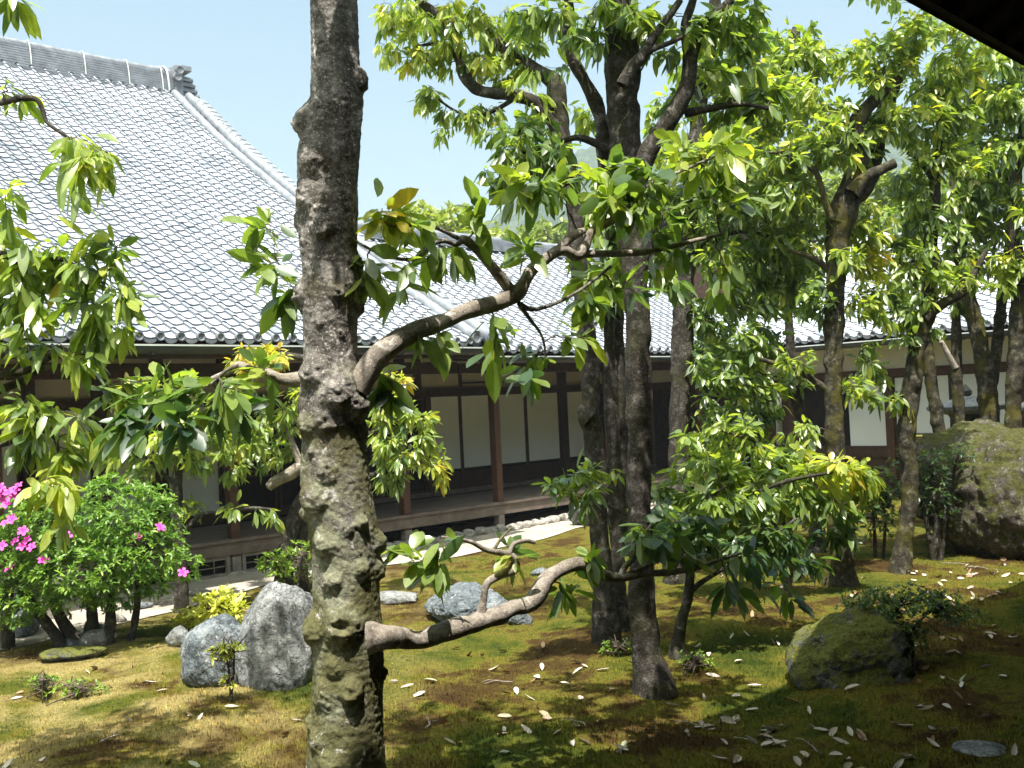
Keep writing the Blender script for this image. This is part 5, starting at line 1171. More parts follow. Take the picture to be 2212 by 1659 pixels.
T5.limb([(1845, 290, 10), (1830, 262, 8), (1826, 240, 5)], d5, 'branch', 10)
T5.limb([(1795, 470, 9), (1778, 420, 7), (1762, 372, 6), (1720, 345, 6), (1690, 330, 4), (1650, 330, 3)], d5 - 0.2, 'branch', 10)
T5.limb([(1805, 600, 8), (1760, 560, 6), (1700, 540, 4)], d5, 'branch', 10)
T5.limb([(1812, 860, 8), (1770, 830, 7), (1720, 800, 5), (1640, 775, 4)], d5, 'branch', 10)
T5.crown([(1700, 200, 90, 50, 11, 1.1, 0.6), (1650, 330, 80, 50, 11, 1.0, 0.6), (2000, 250, 70, 60, 11.4, 1.0, 0.6), (1830, 560, 40, 40, 10.8, 0.7, 0.6), (1860, 130, 70, 50, 11, 0.9, 0.58), (1930, 110, 60, 45, 11, 1.2, 0.62), (1980, 70, 60, 45, 11, 1.1, 0.6), (1780, 250, 80, 50, 10.9, 1.1, 0.62), (1740, 330, 90, 40, 10.9, 1.2, 0.55), (1820, 310, 70, 50, 10.9, 0.9, 0.58), (1700, 430, 70, 50, 10.9, 1.1, 0.5), (1770, 500, 60, 50, 11.1, 1.0, 0.5), (1880, 300, 60, 50, 11.2, 0.9, 0.6), (1930, 260, 60, 50, 11.1, 1.1, 0.6), (1760, 640, 60, 50, 11.0, 1.1, 0.45), (1730, 770, 40, 35, 10.9, 0.6, 0.5), (1870, 480, 60, 50, 11.2, 1.2, 0.66), (1885, 560, 50, 45, 11.3, 1.0, 0.9), (1880, 650, 50, 50, 11.2, 1.0, 0.6), (1870, 760, 40, 40, 11.2, 0.5, 0.5), (1850, 850, 50, 40, 11.1, 0.7, 0.55), (1880, 170, 60, 40, 11, 0.8, 0.6), (1720, 930, 50, 30, 10.9, 0.7, 0.6), (1900, -60, 150, 60, 11, 0.7)],
         d5, L=0.112, wr=0.38, tint=0.56, nl=7, hang=0.6, dens=2.1, droop=0.3)
T6 = Tree('bent_tree', 'bent mossy trunk leaning right with one side limb, left of the big boulder', 'tree', G(1945, 1236), 'bark_moss', seed=11)
d6 = 11.7
T6.limb([(1945, 1236, 20), (1955, 1160, 17), (1966, 1080, 17), (1964, 1000, 18), (1958, 950, 18), (1964, 890, 19), (1968, 840, 20), (1976, 780, 18), (1988, 715, 20), (2004, 670, 19), (2010, 600, 15), (2012, 520, 14), (2018, 440, 12), (2022, 370, 10), (2030, 280, 8), (2050, 190, 6)], d6, ground=True, sides=20)
T6.limb([(1998, 690, 12), (2025, 665, 11), (2055, 645, 11), (2082, 628, 10), (2105, 590, 7), (2130, 540, 5)], d6 - 0.1, 'limb', 12)
T6.limb([(2014, 500, 8), (1980, 560, 6), (1950, 570, 5), (1940, 545, 4)], d6, 'branch', 8)
T6.limb([(2022, 400, 7), (1990, 350, 6), (1960, 330, 4)], d6, 'branch', 8)
T6.crown([(1960, 410, 60, 45, 11.6, 1.2, 0.5), (2020, 330, 70, 50, 11.6, 1.2, 0.58), (2050, 240, 70, 50, 11.6, 1.2, 0.56), (2060, 150, 70, 50, 11.6, 1.1, 0.6), (2000, 180, 60, 40, 11.6, 1.1, 0.56), (2080, 340, 60, 40, 11.6, 1.0, 0.62), (2010, 480, 70, 40, 11.7, 1.2, 0.45), (1960, 540, 60, 40, 11.6, 1.1, 0.5), (2060, 590, 60, 35, 11.6, 1.1, 0.58), (1950, 700, 40, 60, 11.7, 1.0, 0.5), (1930, 620, 40, 30, 11.6, 0.8, 0.48), (1905, 790, 30, 40, 11.8, 0.8, 0.5), (1990, 640, 40, 30, 11.6, 0.7, 0.55), (1950, 870, 30, 35, 11.7, 0.8, 0.6), (2100, 60, 90, 50, 11.5, 1.0, 0.58), (2000, -40, 120, 60, 11.6, 0.7)],
         d6, L=0.112, wr=0.38, tint=0.54, nl=7, hang=0.6, dens=2.1, droop=0.3)
T7 = Tree('mossy_tree', 'slim leaning mossy trunk behind the left end of the big boulder', 'tree', P3(2042, 1150, 14.2) * [1, 1, 0], 'bark_moss', 'slim mossy trunks behind the boulder', seed=12)
T7.limb([(2046, 1150, 15.0), (2040, 1000, 14.1), (2030, 930, 14.1), (2015, 850, 12.3), (2008, 790, 13.2), (2003, 740, 10.6), (2002, 650, 8.8), (1985, 560, 7.9), (1975, 480, 6.2), (1960, 400, 4.4)], 14.2, ground=True)
T7.crown([(1985, 560, 60, 50, 14.2, 1.2), (1960, 470, 60, 50, 14.2, 1.1), (1950, 620, 50, 40, 14.2, 1.1, 0.5), (2010, 700, 40, 30, 14.2, 0.6)], 14.2, L=0.122, tint=0.5, nl=7, hang=0.6, dens=2.1)
T7b = Tree('mossy_tree', 'thin straight mossy trunk with a small cut stub, in front of the white wall', 'tree', P3(2076, 1150, 14.0) * [1, 1, 0], 'bark_moss', 'slim mossy trunks behind the boulder', seed=13)
T7b.limb([(2076, 1150, 11.7), (2075, 1000, 10.8), (2073, 900, 10.8), (2066, 820, 10.8), (2066, 740, 10.8), (2066, 650, 9.0), (2078, 560, 8.1), (2090, 470, 7.2), (2095, 380, 5.4), (2100, 280, 4.5)], 14.0, ground=True)
T7b.limb([(2064, 795, 7), (2050, 770, 6), (2038, 745, 5), (2032, 738, 6)], 13.95, 'branch', 10, mat='bark_limb')
T7b.crown([(2090, 470, 60, 45, 14, 1.1), (2110, 390, 60, 40, 14, 1.1, 0.55), (2085, 550, 50, 40, 14, 1.0), (2080, 660, 40, 25, 14, 0.7)], 14.0, L=0.122, tint=0.52, nl=7, hang=0.6, dens=2.1)
T8 = Tree('mossy_tree', 'pale mossy trunk splitting into a Y above the boulder', 'tree', P3(2140, 1160, 13.8) * [1, 1, 0], 'bark_moss', 'slim mossy trunks behind the boulder', seed=14)
d8 = 13.8
T8.limb([(2142, 1160, 23.2), (2140, 1000, 20.6), (2138, 900, 20.6), (2130, 820, 19.8), (2116, 740, 16.3), (2098, 660, 14.6), (2086, 610, 12.9), (2070, 540, 10.3), (2060, 440, 8.6), (2060, 340, 6.9)], d8, ground=True, sides=22)
T8.limb([(2136, 850, 15.8), (2152, 760, 11.4), (2160, 690, 11.4), (2168, 620, 10.6), (2178, 540, 9.7), (2180, 440, 7.9), (2175, 330, 6.2)], d8 + 0.1, 'limb', 14)
T8.crown([(2080, 160, 80, 60, 13.8, 1.1, 0.58), (2180, 130, 60, 50, 13.8, 1.1, 0.58), (2150, 320, 80, 50, 13.8, 1.2, 0.52), (2150, 420, 70, 45, 13.8, 1.2, 0.5), (2060, 420, 60, 40, 13.8, 1.0), (2130, 560, 70, 35, 13.8, 1.0, 0.6), (2110, 500, 60, 40, 13.8, 1.0), (2100, 260, 60, 50, 13.8, 0.9), (2160, 220, 70, 50, 13.8, 1.2, 0.56)], d8, L=0.122, tint=0.52, nl=7, hang=0.6, dens=2.1)
T9 = Tree('mossy_tree', 'darkest trunk at the right edge, rising behind the boulder top', 'tree', P3(2188, 1160, 13.4) * [1, 1, 0], 'bark_moss', 'slim mossy trunks behind the boulder', seed=15)
T9.limb([(2186, 1160, 18.5), (2186, 1000, 17.6), (2188, 880, 16.8), (2192, 780, 16.8), (2198, 680, 15.1), (2200, 580, 14.3), (2190, 480, 12.6), (2195, 380, 11.8), (2210, 280, 9.2), (2230, 150, 6.7)], 13.4, ground=True, sides=20)
T9.crown([(2190, 200, 70, 60, 13.3, 1.2, 0.56), (2200, 320, 60, 50, 13.3, 1.0), (2190, 560, 50, 40, 13.3, 1.1, 0.62), (2230, 450, 60, 60, 13.3, 1.0), (2160, 610, 40, 25, 13.3, 0.8, 0.62), (2170, 120, 60, 40, 13.3, 1.1, 0.55), (2260, 250, 80, 80, 13.4, 0.8)], 13.4, L=0.122, tint=0.54, nl=7, hang=0.6, dens=2.1)
# thin dark stem in the middle distance
T11 = Tree('slender_tree', 'slender grey trunk leaning in the shade between the group and the forked tree', 'tree', P3(1760, 1130, 13.2) * [1, 1, 0], 'bark_dark', seed=16)
T11.limb([(1765, 1130, 15), (1755, 1030, 13), (1738, 960, 12), (1724, 880, 11), (1712, 800, 11), (1706, 720, 9), (1704, 640, 8), (1716, 540, 7), (1712, 440, 5)], 13.2, ground=True)
T11.limb([(1720, 850, 7), (1680, 830, 6), (1640, 800, 5), (1590, 770, 4)], 13.2, 'branch', 8)
T11.crown([(1700, 820, 40, 40, 13.2, 0.8, 0.5), (1600, 770, 80, 40, 13.2, 1.2, 0.5), (1640, 600, 70, 50, 13.2, 1.2), (1720, 560, 60, 50, 13.2, 1.1), (1530, 730, 60, 50, 13.2, 1.1, 0.4), (1700, 430, 70, 60, 13.2, 1.0)], 13.2, L=0.120, tint=0.48, nl=7, hang=0.6, dens=2.1)
# pale stump-like trunk behind the young tree
T12 = Tree('leaning_tree', 'pale speckled trunk with a broad foot, half hidden behind the low young tree', 'tree', G(1668, 1185), 'bark_moss', seed=17)
T12.limb([(1668, 1185, 30), (1655, 1140, 20), (1630, 1080, 16), (1608, 1000, 14), (1600, 930, 13), (1602, 880, 10), (1612, 850, 7), (1630, 820, 5)], 14.0, ground=True)
T12.crown([(1590, 900, 70, 40, 14, 1.2, 0.4), (1650, 890, 50, 35, 14, 1.0, 0.45), (1560, 950, 60, 30, 14, 1.0, 0.35), (1640, 960, 60, 25, 14, 0.9, 0.45)], 14.0, L=0.120, tint=0.42, nl=7, hang=0.6, dens=2.1)

# distant yellow green tree beyond the corridor ridge
T13 = Tree('distant_tree', 'pale yellow green round tree beyond the corridor ridge', 'tree', P3(930, 870, 34) * [1, 1, 0], 'bark_dark', seed=18)
T13.limb([(930, 883, 16), (930, 700, 14), (935, 600, 11), (930, 520, 8), (925, 460, 4)], 34, ground=True)
T13.crown([(930, 465, 75, 36, 34, 1.6), (870, 490, 50, 30, 34, 1.5), (990, 490, 60, 40, 34, 1.5), (930, 520, 110, 40, 34, 1.4), (1040, 520, 60, 40, 34, 1.4)], 34, L=0.24, wr=0.45, tint=0.5, nl=9, hang=0.1, mat='far_leaf', droop=0.1)
for k, (x, top, rx, d, tn) in enumerate(((790, 478, 45, 48, 0.0), (1180, 470, 90, 42, 0.3), (1420, 400, 110, 40, 0.2), (1900, 350, 170, 30, 0.3), (2120, 380, 140, 32, 0.15), (1640, 340, 150, 34, 0.3))):
    lab = ('small dark treetop beside the knotty trunk, beyond the corridor ridge', 'green tree behind the corridor roof, left of the thickest trunk', 'dense tree behind the middle group of trunks', 'dense tree behind the side hall roof, above the forked tree', 'dark dense tree behind the side hall at the right edge', 'leafy tree behind the gabled gate')[k]
    T = Tree('distant_tree', lab, 'tree', P3(x, 860, d) * [1, 1, 0], 'bark_dark', 'trees beyond the roofs', seed=30 + k)
    T.limb([(x, 860, 12), (x + 3, 700, 11), (x - 2, top + 60, 7), (x, top + 20, 4)], d, ground=True)
    T.crown([(x, top + 30, rx * 0.7, 30, d, 1.5), (x - rx * 0.4, top + 70, rx * 0.6, 45, d, 1.5), (x + rx * 0.4, top + 70, rx * 0.6, 45, d, 1.5), (x, top + 120, rx, 50, d, 1.3)], d, L=0.26, wr=0.45, tint=tn, nl=9, hang=0.2, mat='far_leaf' if k != 0 else 'leaf', droop=0.1)

# ------------------------------------------------------------------ shrubs
def rosettes(P, D, L, wr, nl, rg, tint, jit=0.12, mat_hang=0.1, up=0.5):
    base = []; ax = []; tn = []
    n = len(P); off = rg.random(n) * 6.28; tj = rg.normal(0, jit, n)
    r1 = np.cross(D, [0.21, 0.33, 0.92]); r1 /= np.linalg.norm(r1, axis=1)[:, None]; r2_ = np.cross(D, r1)
    for i in range(nl):
        phi = off + 6.283 * i / nl + rg.normal(0, 0.2, n); th = rg.uniform(0.7, 1.35, n)
        ax.append(D * np.cos(th)[:, None] + (r1 * np.cos(phi)[:, None] + r2_ * np.sin(phi)[:, None]) * np.sin(th)[:, None]); base.append(P); tn.append(tint + tj)
    base = np.vstack(base); ax = np.vstack(ax); tn = np.concatenate(tn) + rg.normal(0, jit * 0.6, len(base))
    m_ = len(base); Ls = L * np.clip(rg.normal(1, 0.2, m_), 0.5, 1.5)
    nor = np.tile([0, 0, 1.0], (m_, 1)) + rg.normal(0, 0.3, (m_, 3))
    return leaves(base, ax, nor, Ls, Ls * wr, np.full(m_, 0.12), np.clip(tn, 0, 1), 0.12)

def shrub(name, label, base, blobs, stems, L, wr, nl, count, mat, tint, seed, cat='shrub', stem_mat='bark_dark', shell=0.55, jit=0.14):
    """blobs: world centre, radii; stems: list of polylines (px,py,r px) with depth"""
    rg = np.random.default_rng(seed); b = np.array(base, float); b[2] = gz(b[0], b[1])
    t = Thing(name, label, cat, b)
    tot = sum(r[0] * r[2] for _, r in blobs); P = []; D = []
    for c, r in blobs:
        n = int(count * r[0] * r[2] / tot); u_ = rg.normal(size=(n, 3)); u_ /= np.linalg.norm(u_, axis=1)[:, None]
        rad = (shell + (1 - shell) * rg.random(n) ** 0.5) * (1 + 0.34 * vnoise(u_ * 3.1, seed))
        P.append(c + u_ * rad[:, None] * r); dv = u_ * [1, 1, 0.6] + [0, 0, 0.75] + rg.normal(0, 0.25, (n, 3)); D.append(dv / np.linalg.norm(dv, axis=1)[:, None])
    P = np.vstack(P); D = np.vstack(D); k = P[:, 2] > b[2] + 0.03; P = P[k]; D = D[k]
    V, f, tn = rosettes(P, D, L, wr, nl, rg, tint, jit)
    nodes = []
    for st, d in stems:
        Q = np.array([[*P3(x, y, d), r * d / F] for (x, y, r) in st]); Q[0, 2] = gz(Q[0, 0], Q[0, 1]) - 0.05
        C = catmull(Q, 0.03); sv, sf = tube(C[:, :3], C[:, 3], 9, 0.15, 9, seed, True, 0.3); t.part('stem', sv, sf, M[stem_mat], smooth=True); nodes.append(C[len(C) // 2:, :3])
    if nodes:
        nodes = np.vstack(nodes); mb = MB()
        for q in P[rg.permutation(len(P))[:min(160, len(P))]]:
            a = nodes[rg.integers(0, len(nodes))]; a = nodes[np.argmin(((nodes - q) ** 2).sum(1) + rg.random(len(nodes)) * 0.05)]
            mid = (a + q) / 2 + rg.normal(0, 0.04, 3); v2, f2 = tube(np.array([a, mid, q]), np.array([0.006, 0.004, 0.002]), 4); mb.add(v2, f2)
        v2, f2 = mb.get(); f2 = [q + len(V) for q in f2]
    else: v2, f2 = np.zeros((0, 3)), []
    t.part('foliage', np.vstack([V, v2]), f + f2, [M[mat], M['twig']], fmat=np.r_[np.zeros(sum(map(len, f))), np.ones(sum(map(len, f2)))], smooth=True, attrs={'tint': ('POINT', np.r_[tn, np.zeros(len(v2))])})
    return t, P, D

da_ = 9.75
cA = P3(190, 1165, da_)
blobs = [(P3(110, 1150, da_), (0.52, 0.55, 0.40)), (P3(240, 1120, da_ + 0.1), (0.55, 0.55, 0.40)), (P3(300, 1190, da_ - 0.1), (0.40, 0.45, 0.32)), (P3(40, 1200, da_ - 0.1), (0.45, 0.45, 0.38)), (P3(180, 1230, da_ - 0.3), (0.55, 0.4, 0.25)), (P3(330, 1120, da_ + 0.15), (0.22, 0.3, 0.25)), (P3(60, 1290, da_ - 0.3), (0.34, 0.3, 0.16)), (P3(400, 1225, da_), (0.14, 0.2, 0.14)), (P3(150, 1300, da_ - 0.25), (0.30, 0.25, 0.13)), (P3(250, 1290, da_ - 0.1), (0.26, 0.25, 0.13)), (P3(20, 1330, da_ - 0.3), (0.25, 0.2, 0.12)), (P3(330, 1265, da_), (0.18, 0.2, 0.12))]
stems = [([(20, 1420, 15), (15, 1340, 13), (20, 1250, 10)], da_), ([(145, 1395, 12), (105, 1350, 12), (60, 1290, 10), (40, 1230, 8)], da_ - 0.1), ([(180, 1395, 16), (140, 1350, 13), (110, 1290, 10), (100, 1220, 7)], da_), ([(205, 1400, 13), (200, 1330, 11), (190, 1250, 9)], da_ + 0.1), ([(238, 1400, 11), (238, 1330, 11), (245, 1250, 8)], da_), ([(278, 1400, 9), (292, 1345, 8), (300, 1270, 7), (310, 1200, 5)], da_ + 0.1)]
AZ, PA, DA = shrub('azalea_bush', 'large azalea bush with pink flowers and bare dark stems, at the left edge', G(180, 1402), blobs, stems, 0.062, 0.34, 6, 2700, 'azalea_leaf', 0.5, 71)
def flower_mesh():
    mb = MB()
    for k in range(5):
        a = 2 * np.pi * k / 5; R = np.array([[math.cos(a), -math.sin(a), 0], [math.sin(a), math.cos(a), 0], [0, 0, 1]])
        p = np.array([[0.0, 0, 0], [0.018, -0.012, 0.012], [0.018, 0.0, 0.009], [0.018, 0.012, 0.012], [0.036, -0.013, 0.017], [0.037, 0, 0.014], [0.036, 0.013, 0.017], [0.046, 0, 0.010]])
        mb.add(p @ R.T, [[[0, 1, 2], [0, 2, 3], [4, 7, 5], [5, 7, 6]], [[1, 4, 5, 2], [2, 5, 6, 3]]])
    for k in range(5):
        a = 2 * np.pi * k / 5 + 0.6; V, f = tube(np.array([[0, 0, 0], [0.005 * math.cos(a), 0.005 * math.sin(a), 0.018], [0.014 * math.cos(a), 0.014 * math.sin(a), 0.032]]), np.full(3, 0.0012), 4); mb.add(V, f)
    V, f = mb.get(); return new_mesh('flower', V, f, M['petal'])
FLM = flower_mesh()
fl = [(4, 1068), (20, 1065), (40, 1052), (8, 1080), (28, 1072), (2, 1055), (15, 1090), (34, 1060), (50, 1148), (60, 1168), (48, 1182), (70, 1183), (35, 1170), (92, 1212), (5, 1180), (26, 1122), (12, 1132), (145, 1160), (22, 1230), (345, 1140), (300, 1160), (395, 1238)]
rg = np.random.default_rng(5)
for (x, y) in fl:
    q = P3(x, y, da_ - 0.62 + 0.1 * rg.random())
    if x > 280: q = P3(x, y, da_ - 0.3)
    o = bpy.data.objects.new('flower', FLM); S.collection.objects.link(o); o.parent = AZ.o; o.location = q - AZ.loc
    dv = Vector((rg.normal(0, 0.3), -0.7 + rg.normal(0, 0.3), 0.7)); o.rotation_euler = dv.to_track_quat('Z', 'Y').to_euler(); o.scale = (1.2,) * 3

d = 10.1
shrub('yellow_shrub', 'low shrub of bright yellow young leaves behind the paired rocks', G(455, 1372), [(P3(455, 1335, d), (0.32, 0.25, 0.18)), (P3(420, 1352, d), (0.2, 0.2, 0.12)), (P3(500, 1318, d), (0.2, 0.22, 0.14)), (P3(480, 1300, d + 0.2), (0.15, 0.2, 0.1))], [([(450, 1380, 4), (452, 1350, 3), (455, 1330, 2)], d), ([(480, 1380, 4), (485, 1340, 3), (490, 1320, 2)], d)], 0.085, 0.36, 6, 230, 'yellow_leaf', 0.5, 72)
d = 7.55
shrub('nandina_plant', 'thin young plant with small yellow leaves in front of the paired rocks', G(497, 1498), [(P3(480, 1410, d), (0.13, 0.1, 0.05)), (P3(500, 1400, d), (0.12, 0.1, 0.05)), (P3(495, 1470, d), (0.06, 0.06, 0.06))], [([(497, 1500, 2.5), (496, 1460, 2.2), (488, 1420, 2), (480, 1405, 1.5)], d), ([(497, 1500, 2), (505, 1450, 2), (506, 1405, 1.5)], d)], 0.04, 0.42, 5, 60, 'yellow_leaf', 0.35, 73, 'plant', shell=0.1)
d = 11.5
shrub('small_shrub', 'small sparse pale leaved shrub at the foot of the pruned tree', G(600, 1272), [(P3(600, 1225, d), (0.2, 0.2, 0.2)), (P3(650, 1210, d + 0.3), (0.2, 0.2, 0.24)), (P3(575, 1215, d), (0.12, 0.12, 0.1))], [([(600, 1275, 3), (602, 1240, 2.5), (595, 1210, 2)], d), ([(640, 1275, 3), (645, 1240, 2.5), (652, 1200, 2)], d)], 0.07, 0.36, 5, 130, 'azalea_leaf', 0.75, 74, shell=0.2)
d = 7.75
shrub('twiggy_shrub', 'dark fine leaved twiggy shrub growing over the moss streaked rock', G(1905, 1480), [(P3(1950, 1295, d), (0.42, 0.3, 0.10)), (P3(1900, 1330, d), (0.3, 0.3, 0.10)), (P3(2020, 1300, d), (0.2, 0.25, 0.08)), (P3(1930, 1375, d - 0.1), (0.3, 0.2, 0.12)), (P3(1880, 1300, d), (0.25, 0.25, 0.10)), (P3(2060, 1330, d), (0.22, 0.25, 0.08))], [([(1900, 1480, 4), (1905, 1420, 3.5), (1920, 1350, 3), (1950, 1300, 2)], d), ([(1908, 1480, 4), (1930, 1420, 3), (1980, 1350, 2.5), (2030, 1300, 2)], d), ([(1895, 1480, 3.5), (1880, 1400, 3), (1860, 1340, 2)], d)], 0.034, 0.5, 5, 700, 'leaf', 0.22, 75, shell=0.12)
d = 12.4
shrub('small_shrub', 'dark small leaved evergreen shrub against the left side of the boulder', G(2030, 1195), [(P3(2010, 1010, d), (0.35, 0.35, 0.2)), (P3(2060, 985, d), (0.25, 0.3, 0.15)), (P3(1975, 1060, d), (0.22, 0.3, 0.25)), (P3(2025, 1080, d), (0.22, 0.25, 0.25)), (P3(1950, 1000, d + 0.2), (0.2, 0.2, 0.2))], [([(2025, 1195, 12), (2022, 1130, 8), (2015, 1060, 5), (2010, 1000, 3)], d), ([(2015, 1195, 6), (2000, 1120, 5), (1980, 1060, 3)], d), ([(2030, 1195, 6), (2045, 1100, 4), (2065, 1000, 3)], d)], 0.055, 0.42, 5, 300, 'leaf', 0.12, 76, shell=0.1)
for k, (x, y, dd2, sc, lab) in enumerate(((165, 1498, 7.9, 0.16, 'little tuft of small leaved seedlings on the moss below the azalea'), (1500, 1440, 7.8, 0.12, 'bright green seedlings in the moss right of the thickest trunk'), (1335, 1410, 8.4, 0.10, 'bright green seedlings in the moss left of the thickest trunk'), (90, 1485, 7.9, 0.09, 'few small seedlings at the left edge of the lawn'))):
    g_ = G(x, y); shrub('seedling_tuft', lab, g_, [(g_ + [0, 0, 0.05], (sc * 1.6, sc, 0.05))], [([(x, y, 1.5), (x + 2, y - 8, 1.2), (x + 2, y - 14, 0.8)], dd2)], 0.035, 0.45, 5, 45, 'azalea_leaf', 0.7, 90 + k, 'plant', shell=0.1)
g_ = G(1975, 1185); shrub('small_shrub', 'low dark leafed bush between the bent trunk and the forked tree', G(1890, 1175), [(P3(1890, 1110, 12.6), (0.3, 0.3, 0.28)), (P3(1900, 1050, 12.6), (0.25, 0.25, 0.22))], [([(1890, 1180, 4), (1888, 1120, 3), (1885, 1040, 2)], 12.6), ([(1905, 1180, 4), (1912, 1120, 3), (1900, 1060, 2)], 12.6)], 0.085, 0.4, 6, 130, 'leaf', 0.3, 78, shell=0.2)

# ------------------------------------------------------------------ garden lanterns beyond the boulder, wooden step
def lathe(prof, sides, c):
    a = np.linspace(0, 2 * np.pi, sides, endpoint=False) + np.pi / sides
    V = np.array([[r * math.cos(t), r * math.sin(t), z] for (r, z) in prof for t in a]) + c
    ii = np.arange(len(V)).reshape(len(prof), sides)
    q = np.stack([ii[:-1], np.roll(ii[:-1], -1, 1), np.roll(ii[1:], -1, 1), ii[1:]], -1).reshape(-1, 4)
    return V, [q, ii[-1:], ii[:1][:, ::-1]]
for (x, y, d, lab, R) in ((2088, 880, 15.4, 'garden lantern with a broad pale roof, between the mossy trunks above the boulder', 0.56), (2262, 880, 15.0, 'second garden lantern cut off by the right edge, behind the darkest trunk', 0.56)):
    c = P3(x, y, d); zt = c[2]; c = c * [1, 1, 0]
    L_ = Thing('garden_lantern', lab, 'lantern', c)
    def lp(name, prof, sides, mat, par=None):
        V, f = lathe(prof, sides, c); return L_.part(name, V, f, M[mat], par, smooth=False)
    lp('base', [(0.34, 0.0), (0.36, 0.06), (0.34, 0.16), (0.22, 0.24)], 12, 'lantern')
    lp('post', [(0.15, 0.24), (0.14, 0.5), (0.16, 0.55), (0.14, 0.6), (0.14, 0.82)], 16, 'lantern')
    lp('platform', [(0.16, 0.82), (0.34, 0.95), (0.36, 1.02), (0.30, 1.05)], 6, 'lantern')
    fb = lp('fire_box', [(0.24, 1.05), (0.26, 1.1), (0.24, zt - 0.16), (0.27, zt - 0.10)], 6, 'bronze')
    lp('roof', [(0.30, zt - 0.10), (R, zt - 0.03), (R + 0.02, zt + 0.02), (0.36, zt + 0.07), (0.2, zt + 0.13), (0.11, zt + 0.17)], 6, 'lantern')
    lp('finial', [(0.06, zt + 0.17), (0.09, zt + 0.20), (0.09, zt + 0.25), (0.05, zt + 0.30), (0.012, zt + 0.35)], 12, 'bronze')

st = Thing('wooden_step', 'weathered wooden step with a plank top, at the left edge behind the azalea', 'step', W(np.array([3.5, 11.5, 0])))
st.box('plank_top', M['wood_grey'], 2.9, 4.25, 11.40, 11.78, 0.40, 0.45)
for u in (3.0, 4.0): st.box('leg', M['wood_grey'], u, u + 0.17, 11.44, 11.74, 0.0, 0.40)
st.box('cross_board', M['wood_grey'], 3.18, 3.99, 11.56, 11.60, 0.12, 0.24)

# ------------------------------------------------------------------ fallen leaves, moss stems
def fallen(seed):
    rg = np.random.default_rng(seed); n = 1; L = 0.096
    V, f, t = leaves(np.zeros((1, 3)), np.array([[1.0, 0, 0.0]]), np.array([[0, 0.1, 1.0]]), np.array([L]), np.array([L * 0.42]), np.array([-0.05]), np.array([0.5]), rg.uniform(0.05, 0.5))
    V = V - [L / 2, 0, 0]; V[:, 2] += rg.uniform(0.0, 0.25) * V[:, 0] ** 2 / L * rg.choice([1, 3]) + 0.25 * V[:, 1] * np.abs(V[:, 0]) / L * rg.normal()
    return new_mesh('fallen_leaf', V, f, M['dry_leaf'])
FM = [fallen(k) for k in range(8)]
rg = np.random.default_rng(77); cnt = 0
HERO = [(500, 1530), (350, 1495), (275, 1555), (95, 1640), (420, 1645), (725, 1600), (880, 1490), (850, 1482), (1090, 1540), (1175, 1537), (1180, 1545), (1145, 1505), (1085, 1590), (1205, 1590), (1090, 1640), (1115, 1490), (1130, 1480), (1240, 1485), (1040, 1415), (1015, 1412), (1085, 1400), (1170, 1440), (1245, 1430), (1160, 1460), (1520, 1500), (1515, 1555), (1700, 1555), (1835, 1575), (2060, 1580), (1940, 1640), (2090, 1520), (1600, 1590), (1590, 1490), (1840, 1485), (1710, 1500), (1970, 1450), (2000, 1400), (2075, 1380), (2130, 1450)]
pts = [(x, y) for x, y in HERO]
while len(pts) < 285:
    z = rg.random()
    if z < 0.50: x, y = rg.uniform(1450, 2212), rg.uniform(1230, 1640)
    elif z < 0.70: x, y = rg.uniform(840, 1450), rg.uniform(1360, 1640)
    elif z < 0.82: x, y = rg.uniform(1950, 2212), rg.uniform(1205, 1330)
    elif z < 0.9: x, y = rg.uniform(1480, 1780), rg.uniform(1280, 1420)
    else: x, y = rg.uniform(0, 660), rg.uniform(1420, 1650)
    if 1690 < x < 1930 and 1300 < y < 1500: continue
    if 370 < x < 670 and 1300 < y < 1510: continue
    pts.append((x, y))
    if rg.random() < 0.35 and len(pts) < 285: pts.append((x + rg.normal(0, 14), y + rg.normal(0, 6)))
for (x, y) in pts:
    p = G(x, y); p[2] = gz(p[0], p[1]) + 0.011; off = -(p @ NV); sh = off < 4.0
    lab = 'dry curled leaf fallen on the moss in the roof shadow' if sh else ('pale dry leaf fallen on the sunlit moss right of the knotty trunk' if x > 700 else 'pale dry leaf fallen on the moss left of the knotty trunk')
    single('fallen_leaf', FM[rg.integers(0, 8)], p, lab, 'fallen leaf', 'leaves fallen on the moss', rot=(rg.normal(0, 0.4), rg.normal(0, 0.4), rg.random() * 6.28), scale=(rg.uniform(0.65, 1.3), rg.uniform(0.6, 1.2), rg.uniform(0.7, 1.4)))

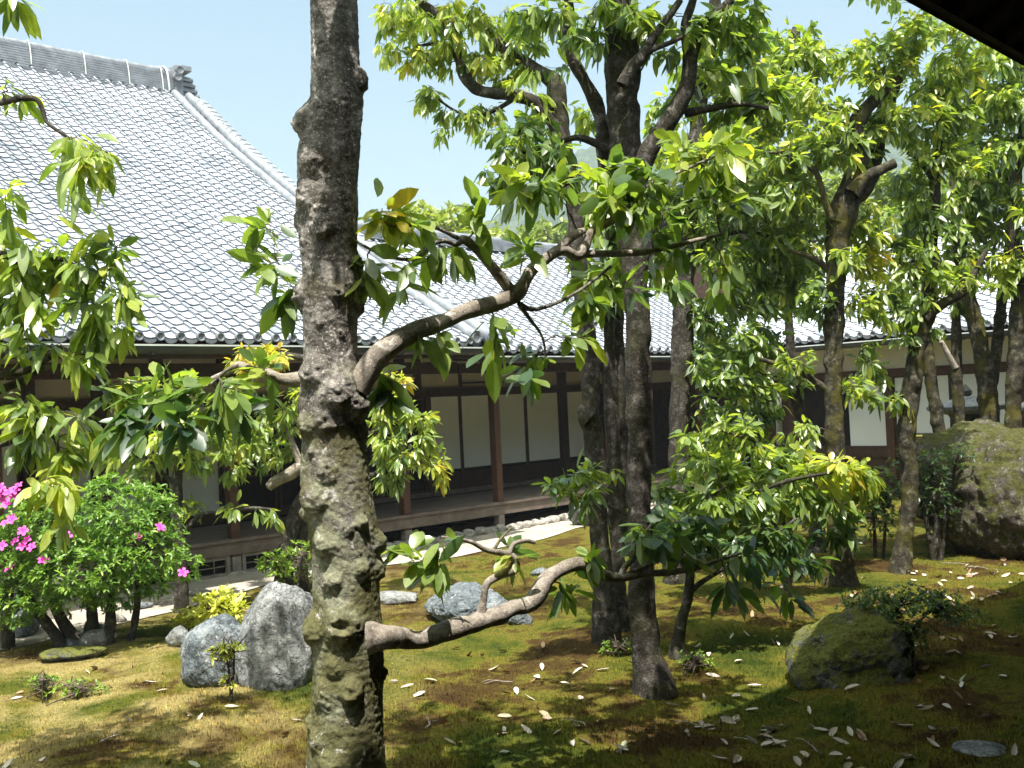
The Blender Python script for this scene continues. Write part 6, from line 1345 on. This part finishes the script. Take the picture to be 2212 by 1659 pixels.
TWG = [(1560, 1245, 0.34), (2060, 1215, 0.30), (2110, 1222, 0.26), (1500, 1560, 0.22), (1080, 1470, 0.20), (240, 1590, 0.2), (1250, 1560, 0.24), (2150, 1228, 0.3), (930, 1560, 0.16), (1760, 1600, 0.22)]
for k, (x, y, l_) in enumerate(TWG):
    p = G(x, y); p[2] = gz(p[0], p[1]) + 0.012; a_ = rg.random() * 3.14
    Q = catmull(np.array([[-l_ / 2, 0, 0], [-l_ / 6, rg.normal(0, 0.02), 0.01], [l_ / 6, rg.normal(0, 0.02), 0.008], [l_ / 2, rg.normal(0, 0.03), 0.004]]), 0.02)
    V, f = tube(Q, np.linspace(0.006, 0.0025, len(Q)), 6, 0.2, 30, k); mb = MB().add(V, f)
    V, f = tube(np.array([Q[len(Q) // 2], Q[len(Q) // 2] + [0.05, 0.03, 0.012], Q[len(Q) // 2] + [0.09, 0.07, 0.006]]), np.array([0.003, 0.0025, 0.0018]), 5); mb.add(V, f)
    V, f = mb.get(); single('fallen_twig', new_mesh('fallen_twig', V, f, M['bark_limb']), p, 'thin bare twig fallen on the moss', 'twig', 'twigs fallen on the moss', rot=(0, 0, a_))

def moss_stems():
    rg = np.random.default_rng(8); N = 120000
    y = 5.2 + 9.5 * rg.random(N) ** 1.5; x = (rg.random(N) - 0.5) * 2 * (0.53 * y + 0.3)
    p = np.stack([x, y, gz(x, y)], -1); w = -(p @ NV); k = (w < 10.6) & (w > 1.5); p = p[k]; n = len(p)
    h = rg.uniform(0.010, 0.026, n) * (0.7 + 0.6 * (fbm(p, 1.3, 2, 6) > 0)); wd = rg.uniform(0.003, 0.0055, n); a = rg.random(n) * 6.28
    dx = np.stack([np.cos(a), np.sin(a), a * 0], -1); tip = p + np.stack([rg.normal(0, 0.006, n), rg.normal(0, 0.006, n), h], -1)
    V = np.stack([p - dx * wd[:, None] - [0, 0, 0.003], p + dx * wd[:, None] - [0, 0, 0.003], tip], 1).reshape(-1, 3)
    f = np.arange(3 * n).reshape(-1, 3); tn = np.repeat(rg.random(n), 3)
    single('moss_stems', new_mesh('moss_stems', V, [f], M['tuft'], attrs={'tint': ('POINT', tn)}), (0, 0, 0), 'short upright stems of the moss lawn', 'moss', kind='stuff')
moss_stems()

# ------------------------------------------------------------------ the thin blue air in front of the hill
def haze():
    mt = bpy.data.materials.new('haze_air'); mt.use_nodes = True; nt = mt.node_tree; nt.nodes.clear()
    o = _n(nt, 'ShaderNodeOutputMaterial'); v = _n(nt, 'ShaderNodeVolumePrincipled')
    v.inputs['Color'].default_value = (0.80, 0.90, 1.0, 1); v.inputs['Density'].default_value = 0.0011; v.inputs['Anisotropy'].default_value = 0.1
    nt.links.new(v.outputs[0], o.inputs['Volume'])
    me = new_mesh('haze', MB().box(-760, 760, -360, 760, -2.5, 112, False).get()[0], MB().box(-760, 760, -360, 760, -2.5, 112, False).get()[1], mt, smooth=False)
    single('haze', me, (0, 0, 0), 'thin blue spring haze in the air', 'haze', kind='stuff')
haze()
